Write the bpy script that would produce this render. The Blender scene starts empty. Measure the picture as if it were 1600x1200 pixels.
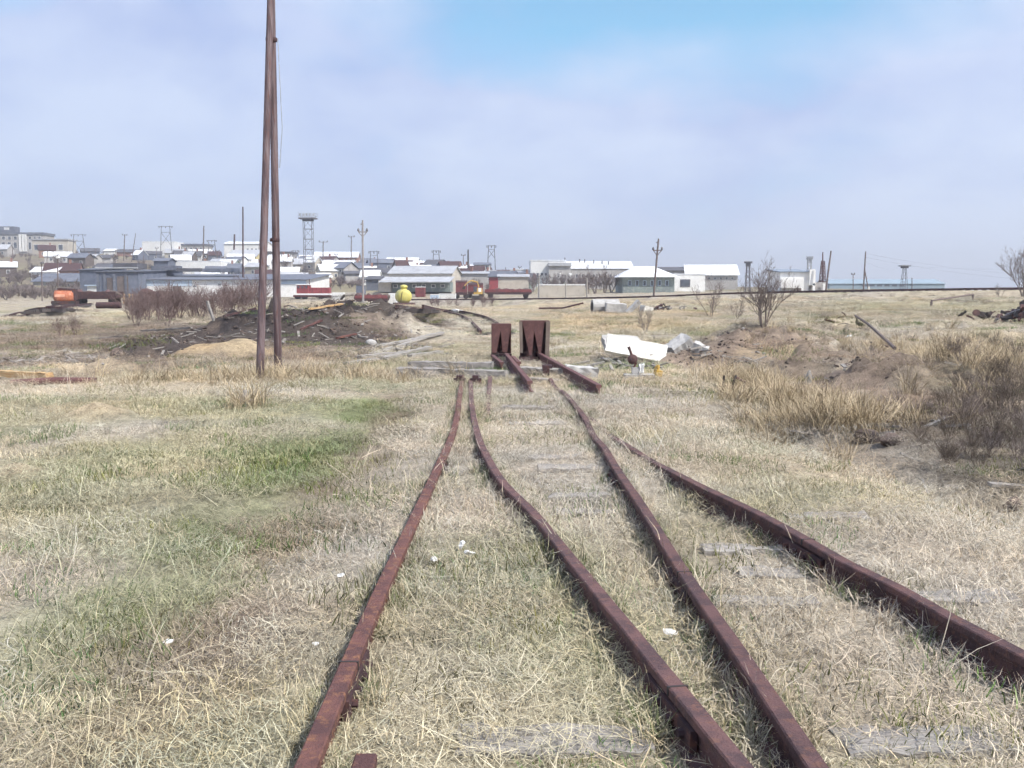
import bpy, bmesh, math, random
import numpy as np
from mathutils import Vector, Matrix, Euler

# ------------------------------------------------------------------ camera, sky, sun, exposure
scene = bpy.context.scene
C = scene.collection
CAMZ = 1.62
F = 1500.0                                   # focal length in pixels of the 1600 px wide photograph
PITCH = math.atan(145.0 / F)
cam = bpy.data.cameras.new('camera')
cam.sensor_width = 36.0
cam.lens = 36.0 * F / 1600.0
cam.clip_start = 0.05
cam.clip_end = 20000.0
camo = bpy.data.objects.new('camera', cam)
C.objects.link(camo)
camo.location = (0, 0, CAMZ)
camo.rotation_euler = (math.pi / 2 - PITCH, 0, 0)
scene.camera = camo

SUN_EL = math.radians(49)
SUN_AZ = math.radians(126)                   # clockwise from the view direction (+Y): right, a little behind
sun_dir = Vector((math.sin(SUN_AZ) * math.cos(SUN_EL), math.cos(SUN_AZ) * math.cos(SUN_EL), math.sin(SUN_EL)))
sl = bpy.data.lights.new('sun', 'SUN')
sl.energy = 4.9
sl.angle = math.radians(0.9)
sl.color = (1.0, 0.95, 0.88)
so = bpy.data.objects.new('sun', sl)
C.objects.link(so)
so.rotation_euler = (-sun_dir).to_track_quat('-Z', 'Y').to_euler()

vs = scene.view_settings
vs.view_transform = 'Standard'
vs.look = 'None'
vs.gamma = 1.0
vs.exposure = 0.30
vs.use_curve_mapping = False
cy_ = scene.cycles
cy_.max_bounces = 4
cy_.diffuse_bounces = 2
cy_.glossy_bounces = 1
cy_.transmission_bounces = 1
cy_.transparent_max_bounces = 4
cy_.caustics_reflective = False
cy_.caustics_refractive = False
cy_.use_light_tree = False
cy_.use_adaptive_sampling = True
cy_.adaptive_threshold = 0.06
cy_.adaptive_min_samples = 16


def N(nt, typ, **kw):
    n = nt.nodes.new(typ)
    for k, v in kw.items():
        if k == 'inp':
            for kk, vv in v.items():
                n.inputs[kk].default_value = vv
        else:
            setattr(n, k, v)
    return n


def math_n(nt, op, a, b=None, clamp=False):
    n = nt.nodes.new('ShaderNodeMath')
    n.operation = op
    n.use_clamp = clamp
    for i, s in enumerate((a, b)):
        if s is None:
            continue
        if isinstance(s, (int, float)):
            n.inputs[i].default_value = s
        else:
            nt.links.new(s, n.inputs[i])
    return n.outputs[0]


def mix_n(nt, fac, a, b, blend='MIX'):
    n = nt.nodes.new('ShaderNodeMix')
    n.data_type = 'RGBA'
    n.blend_type = blend
    for i, s in ((0, fac), (6, a), (7, b)):
        if isinstance(s, (int, float)):
            n.inputs[i].default_value = s
        elif isinstance(s, (tuple, list)):
            n.inputs[i].default_value = (*s[:3], 1)
        else:
            nt.links.new(s, n.inputs[i])
    return n.outputs[2]


def ramp_n(nt, fac, stops):
    n = nt.nodes.new('ShaderNodeValToRGB')
    el = n.color_ramp.elements
    while len(el) < len(stops):
        el.new(0.5)
    for e, (p, c) in zip(el, stops):
        e.position = p
        e.color = (c, c, c, 1) if isinstance(c, (int, float)) else (*c, 1)
    nt.links.new(fac, n.inputs[0])
    return n.outputs[0]


def make_world():
    w = bpy.data.worlds.new('World')
    scene.world = w
    w.use_nodes = True
    nt = w.node_tree
    nt.nodes.clear()
    out = N(nt, 'ShaderNodeOutputWorld')
    bg = N(nt, 'ShaderNodeBackground')
    bg.inputs['Strength'].default_value = 0.1
    nt.links.new(bg.outputs[0], out.inputs[0])
    sky = N(nt, 'ShaderNodeTexSky', sky_type='NISHITA')
    sky.sun_disc = False
    sky.sun_elevation = SUN_EL
    sky.sun_rotation = SUN_AZ
    sky.air_density = 1.0
    sky.dust_density = 0.6
    sky.ozone_density = 1.6
    tc = N(nt, 'ShaderNodeTexCoord')
    sep = N(nt, 'ShaderNodeSeparateXYZ')
    nt.links.new(tc.outputs['Generated'], sep.inputs[0])
    x, y, z = sep.outputs
    # cloud sheet overhead: project the direction onto a plane so banks flatten towards the horizon
    zz = math_n(nt, 'ADD', math_n(nt, 'MAXIMUM', z, 0.0), 0.38)
    comb = N(nt, 'ShaderNodeCombineXYZ')
    nt.links.new(math_n(nt, 'DIVIDE', x, zz), comb.inputs[0])
    nt.links.new(math_n(nt, 'DIVIDE', y, zz), comb.inputs[1])
    n1 = N(nt, 'ShaderNodeTexNoise', inp={'Scale': 1.5, 'Detail': 4.0, 'Roughness': 0.5, 'Distortion': 0.4})
    n2 = N(nt, 'ShaderNodeTexNoise', inp={'Scale': 3.6, 'Detail': 4.0, 'Roughness': 0.5, 'Distortion': 0.2})
    for n in (n1, n2):
        nt.links.new(comb.outputs[0], n.inputs['Vector'])
    # thin cloud everywhere with breaks where the first noise is low; one wide break ahead of the photographer
    gx, gz = 0.16, 0.285
    ex = math_n(nt, 'DIVIDE', math_n(nt, 'SUBTRACT', x, gx), 0.38)
    ez = math_n(nt, 'DIVIDE', math_n(nt, 'SUBTRACT', z, gz), 0.105)
    dist = math_n(nt, 'SQRT', math_n(nt, 'ADD', math_n(nt, 'MULTIPLY', ex, ex), math_n(nt, 'MULTIPLY', ez, ez)))
    dist = math_n(nt, 'ADD', dist, math_n(nt, 'MULTIPLY', math_n(nt, 'SUBTRACT', n2.outputs[0], 0.5), 1.0))
    dist = math_n(nt, 'ADD', dist, math_n(nt, 'MULTIPLY', math_n(nt, 'LESS_THAN', y, 0.0), 5.0))
    fx = math_n(nt, 'DIVIDE', math_n(nt, 'SUBTRACT', x, -0.46), 0.10)
    fz = math_n(nt, 'DIVIDE', math_n(nt, 'SUBTRACT', z, 0.275), 0.06)
    dist2 = math_n(nt, 'SQRT', math_n(nt, 'ADD', math_n(nt, 'MULTIPLY', fx, fx), math_n(nt, 'MULTIPLY', fz, fz)))
    dist2 = math_n(nt, 'ADD', dist2, math_n(nt, 'MULTIPLY', n2.outputs[0], 0.6))
    dist = math_n(nt, 'MINIMUM', dist, dist2)
    gap = ramp_n(nt, dist, [(0.30, 0.0), (1.0, 1.0)])
    cover = ramp_n(nt, n1.outputs[0], [(0.26, 0.70), (0.46, 0.95)])
    gap = math_n(nt, 'MINIMUM', gap, 1.0)
    cover = math_n(nt, 'MULTIPLY', cover, math_n(nt, 'ADD', math_n(nt, 'MULTIPLY', gap, 0.94), 0.06))
    lowh = ramp_n(nt, z, [(0.0, 1.0), (0.20, 0.0)])
    cover = math_n(nt, 'MAXIMUM', cover, math_n(nt, 'MULTIPLY', lowh, 0.92))
    tone = math_n(nt, 'ADD', math_n(nt, 'MULTIPLY', n1.outputs[0], 0.55), math_n(nt, 'MULTIPLY', n2.outputs[0], 0.45))
    cloud = mix_n(nt, ramp_n(nt, tone, [(0.40, 0.0), (0.58, 1.0)]), (3.75, 4.6, 7.3), (5.6, 6.4, 8.4))
    cloud = mix_n(nt, math_n(nt, 'MULTIPLY', lowh, 0.55), cloud, (6.0, 6.8, 8.7))
    col = mix_n(nt, cover, mix_n(nt, 1.0, sky.outputs[0], (1.1, 1.65, 1.65), 'MULTIPLY'), cloud)
    nt.links.new(col, bg.inputs['Color'])


make_world()

# ------------------------------------------------------------------ pixel <-> place helpers
_ct, _st = math.cos(PITCH), math.sin(PITCH)


def ray(px, py):
    cx = (px - 800.0) / F
    cy = (600.0 - py) / F
    dy = _ct + cy * _st
    dz = -_st + cy * _ct
    return cx / dy, dz / dy


def P(px, py, d):
    dx, dz = ray(px, py)
    return Vector((dx * d, d, CAMZ + dz * d))


def PZ(px, py, z):
    dx, dz = ray(px, py)
    d = (z - CAMZ) / dz
    return Vector((dx * d, d, z))


# ------------------------------------------------------------------ terrain heights
_rng = np.random.RandomState(7)
_perm = _rng.rand(256, 256)


def vnoise(x, y):
    xi = np.floor(x).astype(int)
    yi = np.floor(y).astype(int)
    fx = x - xi
    fy = y - yi
    fx = fx * fx * (3 - 2 * fx)
    fy = fy * fy * (3 - 2 * fy)
    a = _perm[xi % 256, yi % 256]
    b = _perm[(xi + 1) % 256, yi % 256]
    c = _perm[xi % 256, (yi + 1) % 256]
    d = _perm[(xi + 1) % 256, (yi + 1) % 256]
    return (a * (1 - fx) + b * fx) * (1 - fy) + (c * (1 - fx) + d * fx) * fy - 0.5


def fbm(x, y, oct=4, gain=0.5):
    s = 0
    a = 1.0
    for i in range(oct):
        s = s + a * vnoise(x * 2 ** i + 17.3 * i, y * 2 ** i + 9.1 * i)
        a *= gain
    return s


def sstep(a, b, x):
    t = np.clip((x - a) / (b - a), 0, 1)
    return t * t * (3 - 2 * t)


CTRL = [  # (pixel x, pixel y, distance): ground seen there
    (100, 575, 21.5), (200, 560, 25), (200, 540, 32), (0, 560, 26), (100, 510, 45), (0, 500, 62), (100, 490, 70), (0, 478, 110), (120, 478, 108),
    (330, 550, 26), (420, 491, 41), (360, 500, 38), (550, 486, 47), (640, 487, 56), (480, 560, 24), (560, 530, 31), (460, 473, 90), (250, 505, 48),
    (640, 545, 27), (700, 525, 34), (700, 500, 50), (740, 490, 62), (690, 481, 88), (628, 483, 120), (560, 472, 150),
    (930, 520, 35), (950, 495, 50), (860, 490, 58), (1050, 490, 56), (800, 480, 82), (1000, 475, 76),
    (1130, 570, 22.5), (1200, 528, 31), (1190, 509, 38), (1250, 545, 27), (1100, 515, 37), (1120, 488, 52),
    (1300, 482, 54), (1400, 466, 68), (1250, 470, 66), (1500, 472, 61), (1580, 498, 46), (1350, 510, 42), (1700, 470, 60),
    (1400, 545, 30), (1500, 560, 25), (1300, 590, 20), (1590, 600, 17), (1410, 652, 13.4), (1320, 640, 14), (1520, 690, 11.2), (1600, 730, 9.6), (1260, 668, 11.6), (1600, 800, 7.0),
    (-200, 385, 430), (0, 397, 420), (100, 397, 405), (200, 402, 385), (300, 408, 360), (420, 414, 335), (550, 422, 320), (650, 428, 300), (750, 432, 300), (830, 440, 300), (950, 449, 280), (1100, 452, 260), (1300, 452, 260), (1500, 455, 250), (1700, 455, 240),
    (-200, 425, 260), (50, 432, 255), (100, 455, 195), (300, 470, 172), (500, 446, 235), (600, 455, 200), (720, 456, 210), (850, 456, 205), (1000, 457, 180), (1150, 457, 170), (0, 462, 170), (-200, 465, 160), (420, 470, 165),
    (-200, 392, 900), (200, 408, 900), (600, 428, 900), (1000, 452, 900), (1500, 456, 900),
    (-200, 420, 4000), (200, 425, 4000), (600, 442, 4000), (1000, 455.5, 4000), (1500, 456, 4000),
]
_cz = []
for px, py, d in CTRL:
    p = P(px, py, d)
    _cz.append((p.x, p.y, p.z))
for d in (0.6, 1.5, 3, 5, 7.5, 10.5, 14, 17.5):
    for a in (-52, -36, -20, -6, 8, 20, 34, 52):
        if a > 15 and d > 8:
            continue
        _cz.append((d * math.sin(math.radians(a)), d * math.cos(math.radians(a)), 0.0))
_cz = np.array(_cz)
_KA = 2.2


def _warp(x, y):
    r = np.hypot(x, y)
    a = np.arctan2(x, y)
    return np.clip(a, -0.95, 0.95) * _KA, np.log(np.maximum(r, 0.3)), r, a


_wa, _wr, _cr, _ = _warp(_cz[:, 0], _cz[:, 1])
_cs = _cz[:, 2] / _cr


def _phi(d2):
    return np.sqrt(d2 + 0.02)


_M = _phi((_wa[:, None] - _wa[None]) ** 2 + (_wr[:, None] - _wr[None]) ** 2)
_n = len(_cs)
_A = np.zeros((_n + 1, _n + 1))
_A[:_n, :_n] = _M - np.eye(_n) * 0.002
_A[:_n, _n] = 1
_A[_n, :_n] = 1
_W = np.linalg.solve(_A, np.append(_cs, 0))

EMB = [P(430, 468, 205), P(560, 468, 172), P(650, 467, 150), P(800, 466, 118), P(1000, 462.5, 99), P(1150, 456.5, 90), P(1300, 453, 84), P(1450, 450.5, 80), P(1600, 448.5, 77), P(1850, 446, 76), P(2300, 440, 80)]
RUT = [(40, 1200), (180, 1105), (300, 1010), (400, 905), (455, 820), (520, 740), (580, 690), (620, 640), (625, 610)]


def poly_dist(x, y, pts):
    best = np.full(np.shape(x), 1e9)
    zz = np.zeros(np.shape(x))
    for a, b in zip(pts[:-1], pts[1:]):
        ux, uy = b.x - a.x, b.y - a.y
        L2 = ux * ux + uy * uy
        t = np.clip(((x - a.x) * ux + (y - a.y) * uy) / L2, 0, 1)
        dd = np.hypot(x - a.x - t * ux, y - a.y - t * uy)
        m = dd < best
        best = np.where(m, dd, best)
        zz = np.where(m, a.z + t * (b.z - a.z), zz)
    return best, zz


RUTW = [PZ(px, py, 0.0) for px, py in RUT]
DITCH = [PZ(px, py, 0.0) for px, py in ((1150, 640), (1250, 668), (1340, 690), (1450, 712), (1600, 768), (1800, 840))]
HEAPS = []      # (x, y, radius x, radius y, height, roughness) filled below


def T0(x, y):
    x = np.asarray(x, float)
    y = np.asarray(y, float)
    wa, wr, r, a = _warp(x, y)
    s = np.full(x.shape, _W[_n])
    for i in range(_n):
        s = s + _W[i] * _phi((wa - _wa[i]) ** 2 + (wr - _wr[i]) ** 2)
    s = s * (1 - sstep(1.0, 2.7, np.abs(a)))
    s = s * sstep(0.3, 3.0, r)
    return s * r


def T(x, y):
    x = np.asarray(x, float)
    y = np.asarray(y, float)
    z = T0(x, y)
    r = np.hypot(x, y)
    # rough ground away from the tracks
    z = z + 0.05 * fbm(x * 0.9, y * 0.9, 4) * sstep(2, 10, r) + 0.30 * fbm(x * 0.22, y * 0.22, 4) * sstep(18, 45, r)
    de, ze = poly_dist(x, y, EMB)
    crest = ze - 0.22 - np.maximum(0, de - 3.0) * 0.5
    z = np.where(de < 14, np.maximum(z, crest), z)
    dr, _z = poly_dist(x, y, RUTW)
    z = z - 0.07 * np.exp(-(dr / 0.55) ** 2) + 0.04 * np.exp(-((dr - 0.95) / 0.4) ** 2)
    dd, _z = poly_dist(x, y, DITCH)
    z = z - 0.42 * np.exp(-(dd / 0.85) ** 2)
    for hx, hy, rx, ry, h, ro in HEAPS:
        m = (np.abs(x - hx) < 2.5 * rx) & (np.abs(y - hy) < 2.5 * ry)
        if not np.any(m):
            continue
        q = np.sqrt(((x - hx) / rx) ** 2 + ((y - hy) / ry) ** 2) * (1 + 0.5 * fbm(x * 1.3 / rx + hx, y * 1.3 / ry, 3))
        z = z + np.where(m, h * np.clip(1 - q * q, 0, 1) ** 1.3 * (1 + ro * fbm(x * 2.2, y * 2.2, 4)), 0)
    return z


def TZ(x, y):
    return float(T(np.array([x]), np.array([y]))[0])


def G(px, py, dmin=2.0, dmax=600.0):
    """first point of the ground seen through a pixel of the photograph"""
    dx, dz = ray(px, py)
    d = np.geomspace(dmin, dmax, 700)
    h = CAMZ + dz * d - T(dx * d, d)
    i = np.argmax(h < 0) if np.any(h < 0) else len(d) - 1
    dd = d[i] if i == 0 else d[i - 1] + (d[i] - d[i - 1]) * h[i - 1] / max(1e-6, h[i - 1] - h[i])
    return Vector((dx * dd, dd, TZ(dx * dd, dd)))


def heap(px, py, d, wpx, depth, h, ro=0.4):
    p = P(px, py, d)
    HEAPS.append((p.x, p.y, wpx / F * d / 2 * 1.2, depth, h, ro))


heap(102, 490, 66, 62, 1.6, 0.95, 0.25)      # pale sand cone
heap(160, 578, 20.5, 150, 0.8, 0.30, 0.8)    # sand bank by the planks
heap(230, 545, 28, 120, 1.6, 0.42, 0.6)      # dark heap
heap(320, 552, 25, 90, 1.3, 0.38, 0.6)       # orange sand
heap(385, 552, 25.5, 70, 1.3, 0.36, 0.6)
heap(430, 518, 34, 220, 3.2, 0.6, 1.5)
heap(570, 505, 38, 230, 3.8, 0.6, 1.5)
heap(500, 520, 33, 150, 2.4, 0.45, 0.9)
heap(150, 652, 12.4, 110, 0.5, 0.16, 0.7)
heap(1190, 542, 27.5, 290, 3.0, 0.5, 1.2)     # dug earth bank at right
heap(1090, 570, 22, 140, 1.2, 0.34, 0.8)
heap(1290, 590, 19.5, 250, 1.9, 0.5, 1.2)
heap(1430, 610, 17, 330, 1.9, 0.5, 1.2)
heap(1400, 640, 14.6, 260, 0.9, 0.20, 0.9)
heap(1390, 525, 35, 330, 4.0, 0.55, 1.2)
heap(1540, 540, 29, 280, 3.5, 0.5, 1.2)
heap(1270, 655, 12.2, 120, 0.8, 0.22, 0.5)
heap(25, 742, 8.4, 60, 0.35, 0.10, 0.7)

# rails: pixel tracks of the rail heads, top of rail 0.15 m
RAILPX = {
    'A': [(478, 1200), (545, 1040), (605, 900), (650, 800), (685, 722), (706, 675), (715, 640), (722, 583)],
    'B': [(1157, 1200), (1071, 1094), (998, 1003), (925, 911), (884, 859), (835, 797), (788, 750), (764, 714), (748, 680), (738, 635), (735, 590)],
    'C': [(1277, 1200), (1210, 1099), (1157, 1020), (1090, 922), (1049, 859), (1000, 780), (965, 730), (938, 685), (908, 640), (885, 612), (860, 588)],
    'D': [(1600, 1024), (1484, 964), (1405, 919), (1326, 881), (1262, 844), (1187, 802), (1082, 750), (1030, 715), (985, 686), (958, 668), (932, 648), (908, 630)],
}
RZ = 0.15
RAILW = {}
for k, pts in RAILPX.items():
    w = [PZ(px, py, RZ) for px, py in pts]
    e = w[0] + (w[0] - w[1]).normalized() * (6.0 if k != 'D' else 9.0)
    RAILW[k] = [e] + w


def catmull(pts, step):
    out = []
    n = len(pts)
    for i in range(n - 1):
        p0, p1, p2, p3 = pts[max(i - 1, 0)], pts[i], pts[i + 1], pts[min(i + 2, n - 1)]
        m = max(1, int((p2 - p1).length / step))
        for j in range(m):
            t = j / m
            out.append(0.5 * ((2 * p1) + (p2 - p0) * t + (2 * p0 - 5 * p1 + 4 * p2 - p3) * t * t + (3 * p1 - p0 - 3 * p2 + p3) * t ** 3))
    out.append(pts[-1].copy())
    return out


# exposed lengths of old sleepers: pixel x range, pixel y of the top face, depth along the track, label
SLEEPERS = [
    (735, 1000, 1152, 0.20, 'worn grey sleeper end nearest the camera between the two left rails'),
    (1335, 1550, 1150, 0.22, 'cracked pale grey sleeper at bottom right beneath the right track'),
    (1165, 1245, 889, 0.17, 'short bright sleeper piece showing between the two right rails'),
    (1110, 1215, 855, 0.15, 'faint sleeper under straw just beyond the bright piece between the right rails'),
    (1130, 1260, 935, 0.15, 'faint sleeper under straw just nearer than the bright piece between the right rails'),
    (832, 910, 710, 0.22, 'pale weathered sleeper lying highest up between the second and third rails'),
    (848, 930, 731, 0.2, 'weathered sleeper directly nearer than the highest pale one between the middle rails'),
    (868, 945, 772, 0.18, 'straw strewn sleeper midway up between the second and third rails'),
    (878, 955, 796, 0.18, 'straw strewn sleeper below the midway one between the second and third rails'),
    (1240, 1345, 801, 0.2, 'thin grey sleeper end lying outside the far right rail'),
    (1430, 1570, 931, 0.2, 'grey sleeper end outside the far right rail near the right edge'),
    (800, 880, 660, 0.25, 'sunken sleeper between the second and third rails near the timbers'),
    (790, 860, 636, 0.3, 'farthest sunken sleeper between the second and third rails'),
]
SLEEPW = []
for x0_, x1_, y_, dp_, lab_ in SLEEPERS:
    a_, b_ = PZ(x0_, y_, 0.03), PZ(x1_, y_, 0.03)
    SLEEPW.append(((a_.x + b_.x) / 2, a_.y, (b_.x - a_.x) / 2, dp_ / 2, lab_))


def over_sleeper(x, y):
    m = np.zeros(x.shape, bool)
    for cx_, cy2_, hx_, hy_, _l in SLEEPW:
        m |= (np.abs(x - cx_) < hx_) & (np.abs(y - cy2_) < hy_ + 0.05)
    return m


# ------------------------------------------------------------------ ground colours (soil and litter, with shade painted into the ditch)
DRY = np.array([0.40, 0.34, 0.245])
COLS = dict(dry=(0.40, 0.34, 0.245), grey=(0.365, 0.325, 0.265), green=(0.16, 0.195, 0.085), olive=(0.285, 0.27, 0.165), dirt=(0.17, 0.13, 0.10), coal=(0.042, 0.037, 0.039),
            sand=(0.47, 0.385, 0.26), orange=(0.38, 0.28, 0.165), red=(0.225, 0.17, 0.13), straw=(0.43, 0.34, 0.215), pale=(0.47, 0.42, 0.33), brush=(0.145, 0.12, 0.095))
PAINT = [  # colour, pixel centre, distance, half width (px), half depth (m), strength, grass factor
    ('olive', 250, 760, 8.2, 330, 2.6, 0.55, 1.0), ('olive', 60, 640, 12.8, 330, 2.4, 0.5, 1.0), ('olive', 420, 640, 12.6, 160, 2.0, 0.5, 1.0),
    ('green', 590, 650, 12.2, 42, 1.8, 0.9, 1.0), 
    ('green', 850, 900, 5.3, 60, 0.35, 0.4, 1.0),
    ('green', 1000, 570, 20.5, 60, 1.0, 0.95, 1.0), ('green', 660, 555, 24, 60, 1.5, 0.8, 1.0), ('green', 620, 540, 29, 60, 2.0, 0.5, 1.0), ('green', 1150, 690, 10.4, 50, 0.8, 0.4, 1.0),
    ('olive', 1100, 520, 35, 110, 4.0, 0.7, 1.0), ('olive', 1350, 520, 38, 180, 4.0, 0.5, 1.0), ('olive', 1450, 480, 56, 260, 7, 0.4, 1.0), ('olive', 1590, 550, 24, 40, 1.5, 0.9, 1.0),
    ('pale', 700, 520, 38, 75, 14, 0.9, 0.25), ('pale', 900, 540, 27, 60, 4, 0.7, 0.4), ('pale', 640, 605, 15.5, 70, 1.2, 0.6, 0.8),
    ('dirt', 400, 540, 30, 330, 9, 0.85, 0.35), ('dirt', 560, 505, 40, 150, 8, 0.8, 0.4), ('coal', 330, 525, 34, 130, 4.0, 0.9, 0.10), ('coal', 240, 548, 28, 90, 2.4, 0.85, 0.10), ('coal', 430, 515, 34, 95, 4.5, 0.75, 0.12), ('coal', 520, 530, 31, 110, 2.6, 0.7, 0.2), ('coal', 580, 500, 42, 120, 7, 0.75, 0.2), ('coal', 470, 505, 38, 130, 6, 0.8, 0.15),
    ('orange', 318, 552, 25, 42, 1.5, 1.0, 0.05), ('straw', 378, 552, 25.5, 34, 1.5, 0.9, 0.05), ('sand', 160, 578, 20.5, 70, 0.9, 0.85, 0.15), ('sand', 30, 580, 20.5, 60, 0.9, 0.5, 0.4),
    ('sand', 102, 490, 66, 40, 2.5, 1.0, 0.0), ('pale', 160, 490, 68, 150, 4, 0.8, 0.2), ('sand', 152, 652, 12.4, 50, 0.45, 0.95, 0.10), ('sand', 205, 1145, 3.45, 70, 0.16, 0.8, 0.25), ('sand', 25, 742, 8.4, 30, 0.35, 0.8, 0.3), ('sand', 250, 735, 8.6, 18, 0.2, 0.7, 0.3),
    ('dirt', 100, 530, 36, 280, 11, 0.75, 0.5), ('dirt', 60, 570, 23, 160, 2.5, 0.6, 0.5), ('dirt', 300, 575, 21.5, 130, 1.6, 0.5, 0.6), ('dirt', 1250, 575, 22, 200, 4, 0.6, 0.6), ('dirt', 1480, 600, 18, 200, 4, 0.6, 0.6), ('straw', 960, 505, 44, 130, 12, 0.55, 1.0), ('straw', 900, 475, 85, 200, 16, 0.6, 1.0), ('straw', 1180, 600, 17, 60, 2.5, 0.6, 1.2), ('straw', 1500, 560, 26, 120, 6, 0.35, 1.0),
    ('red', 1190, 550, 25.5, 130, 3.0, 0.9, 0.12), ('red', 1300, 610, 17.0, 120, 1.6, 0.8, 0.4), ('red', 1400, 640, 14.2, 110, 0.9, 0.8, 0.4), ('red', 1090, 575, 21.5, 85, 1.4, 0.85, 0.15), ('dirt', 1250, 590, 18.5, 70, 1.6, 0.5, 0.5), ('straw', 1200, 557, 24.5, 60, 0.5, 0.8, 0.2),
    ('brush', 1390, 670, 12.4, 170, 1.0, 0.9, 0.5), ('brush', 1550, 680, 11, 130, 2.2, 0.7, 0.6), ('dirt', 640, 495, 55, 70, 6, 0.5, 0.4), ('brush', 320, 500, 52, 130, 7, 0.7, 0.5),  # ditch patch: dark brush soil, with the hollow's shade painted in as well
    ('brush', 720, 480, 90, 60, 8, 0.6, 0.5), ('grey', 1150, 640, 13, 130, 3, 0.6, 1.0), ('brush', 1350, 495, 46, 90, 6, 0.35, 1.0),
]
_paint = []
for c, px, py, d, hw, hd, st, gf in PAINT:
    p = P(px, py, d)
    _paint.append((np.array(COLS[c]), p.x, p.y, hw / F * d, hd, st, gf))


def ground_colour(x, y):
    """base colour of the ground and the share of grass growing there"""
    x = np.asarray(x, float)
    y = np.asarray(y, float)
    r = np.hypot(x, y)
    col = np.empty(x.shape + (3,))
    k = np.clip(fbm(x * 0.35 + 3, y * 0.35, 4) * 1.3 + 0.5, 0, 1)[..., None]
    col[:] = DRY * (1 - k) + np.array(COLS['grey']) * k
    g = np.clip(fbm(x * 0.55 + 40, y * 0.55 + 11, 5, 0.6) * 1.9 - 0.05, 0, 1)[..., None] * 0.8 * (r < 120)[..., None]
    col = col * (1 - g) + np.array(COLS['olive']) * g
    farh = sstep(150, 230, r)[..., None] * 0.75
    kk = np.clip(fbm(x * 0.03, y * 0.03, 5, 0.65) * 1.8 + 0.45, 0, 1)[..., None]
    farc = np.array([0.20, 0.18, 0.10]) * (1 - kk) + np.array([0.145, 0.115, 0.09]) * kk
    col = col * (1 - farh) + farc * farh
    grass = np.ones(x.shape)
    wob = 1 + 0.9 * fbm(x * 0.9, y * 0.9, 4, 0.6)
    for c, hx, hy, rx, ry, st, gf in _paint:
        q = np.sqrt(((x - hx) / rx) ** 2 + ((y - hy) / ry) ** 2) * wob
        w = st * (1 - sstep(0.55, 1.25, q))
        col = col * (1 - w[..., None]) + c * w[..., None]
        if gf < 0.5:
            q = np.sqrt(((x - hx) / (rx + 0.28)) ** 2 + ((y - hy) / (ry + 0.28)) ** 2) * wob
            w = st * (1 - sstep(0.55, 1.25, q))
        grass = grass * (1 - w) + gf * w
    dr, _z = poly_dist(x, y, RUTW)
    dg, _z = poly_dist(x + 0.5, y - 0.2, RUTW)
    w = 0.9 * np.exp(-(dg / 0.42) ** 2) * np.clip(0.8 + 1.8 * fbm(x * 0.8 + 9, y * 0.8, 3), 0, 1) * sstep(3.4, 6.0, r)
    col = col * (1 - w[..., None]) + np.array(COLS['green']) * w[..., None]
    w = 0.95 * np.exp(-(dr / 0.34) ** 2) * np.clip(0.9 + 1.6 * fbm(x * 1.1, y * 1.1, 3), 0, 1)
    col = col * (1 - w[..., None]) + np.array([0.22, 0.17, 0.125]) * w[..., None]
    w2 = 0.9 * np.exp(-(dr / 0.36) ** 2)
    grass = grass * (1 - 0.72 * w2)
    return col, grass

# ------------------------------------------------------------------ materials
MATS = {}


def mat(name, c1, c2=None, scale=4.0, rough=0.85, bump=0.3, bscale=None, metal=0.0, detail=6.0, c3=None, stretch=None, spec=0.3, lo=0.38, hi=0.62):
    if name in MATS:
        return MATS[name]
    m = bpy.data.materials.new(name)
    m.use_nodes = True
    nt = m.node_tree
    b = nt.nodes['Principled BSDF']
    b.inputs['Roughness'].default_value = rough
    b.inputs['Metallic'].default_value = metal
    b.inputs['Specular IOR Level'].default_value = spec
    tc = N(nt, 'ShaderNodeTexCoord')
    vec = tc.outputs['Object']
    if stretch:
        mp = N(nt, 'ShaderNodeMapping')
        mp.inputs['Scale'].default_value = stretch
        nt.links.new(vec, mp.inputs[0])
        vec = mp.outputs[0]
    n = N(nt, 'ShaderNodeTexNoise', inp={'Scale': scale, 'Detail': detail, 'Roughness': 0.6})
    nt.links.new(vec, n.inputs['Vector'])
    if c2 is None:
        c2 = tuple(v * 0.7 for v in c1)
    col = mix_n(nt, ramp_n(nt, n.outputs[0], [(lo, 0.0), (hi, 1.0)]), c1, c2)
    if c3 is not None:
        n3 = N(nt, 'ShaderNodeTexNoise', inp={'Scale': scale * 3.3, 'Detail': 5.0, 'Roughness': 0.7})
        nt.links.new(vec, n3.inputs['Vector'])
        col = mix_n(nt, ramp_n(nt, n3.outputs[0], [(0.52, 0.0), (0.66, 1.0)]), col, c3)
    oi = N(nt, 'ShaderNodeObjectInfo')
    hsv = N(nt, 'ShaderNodeHueSaturation')
    nt.links.new(col, hsv.inputs['Color'])
    nt.links.new(math_n(nt, 'ADD', math_n(nt, 'MULTIPLY', oi.outputs['Random'], 0.16), 0.92), hsv.inputs['Value'])
    nt.links.new(hsv.outputs[0], b.inputs['Base Color'])
    if bump:
        nb = N(nt, 'ShaderNodeTexNoise', inp={'Scale': bscale or scale * 5, 'Detail': 4.0, 'Roughness': 0.65})
        nt.links.new(vec, nb.inputs['Vector'])
        bp = N(nt, 'ShaderNodeBump', inp={'Strength': bump, 'Distance': 0.02})
        nt.links.new(nb.outputs[0], bp.inputs['Height'])
        nt.links.new(bp.outputs[0], b.inputs['Normal'])
    MATS[name] = m
    return m


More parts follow.
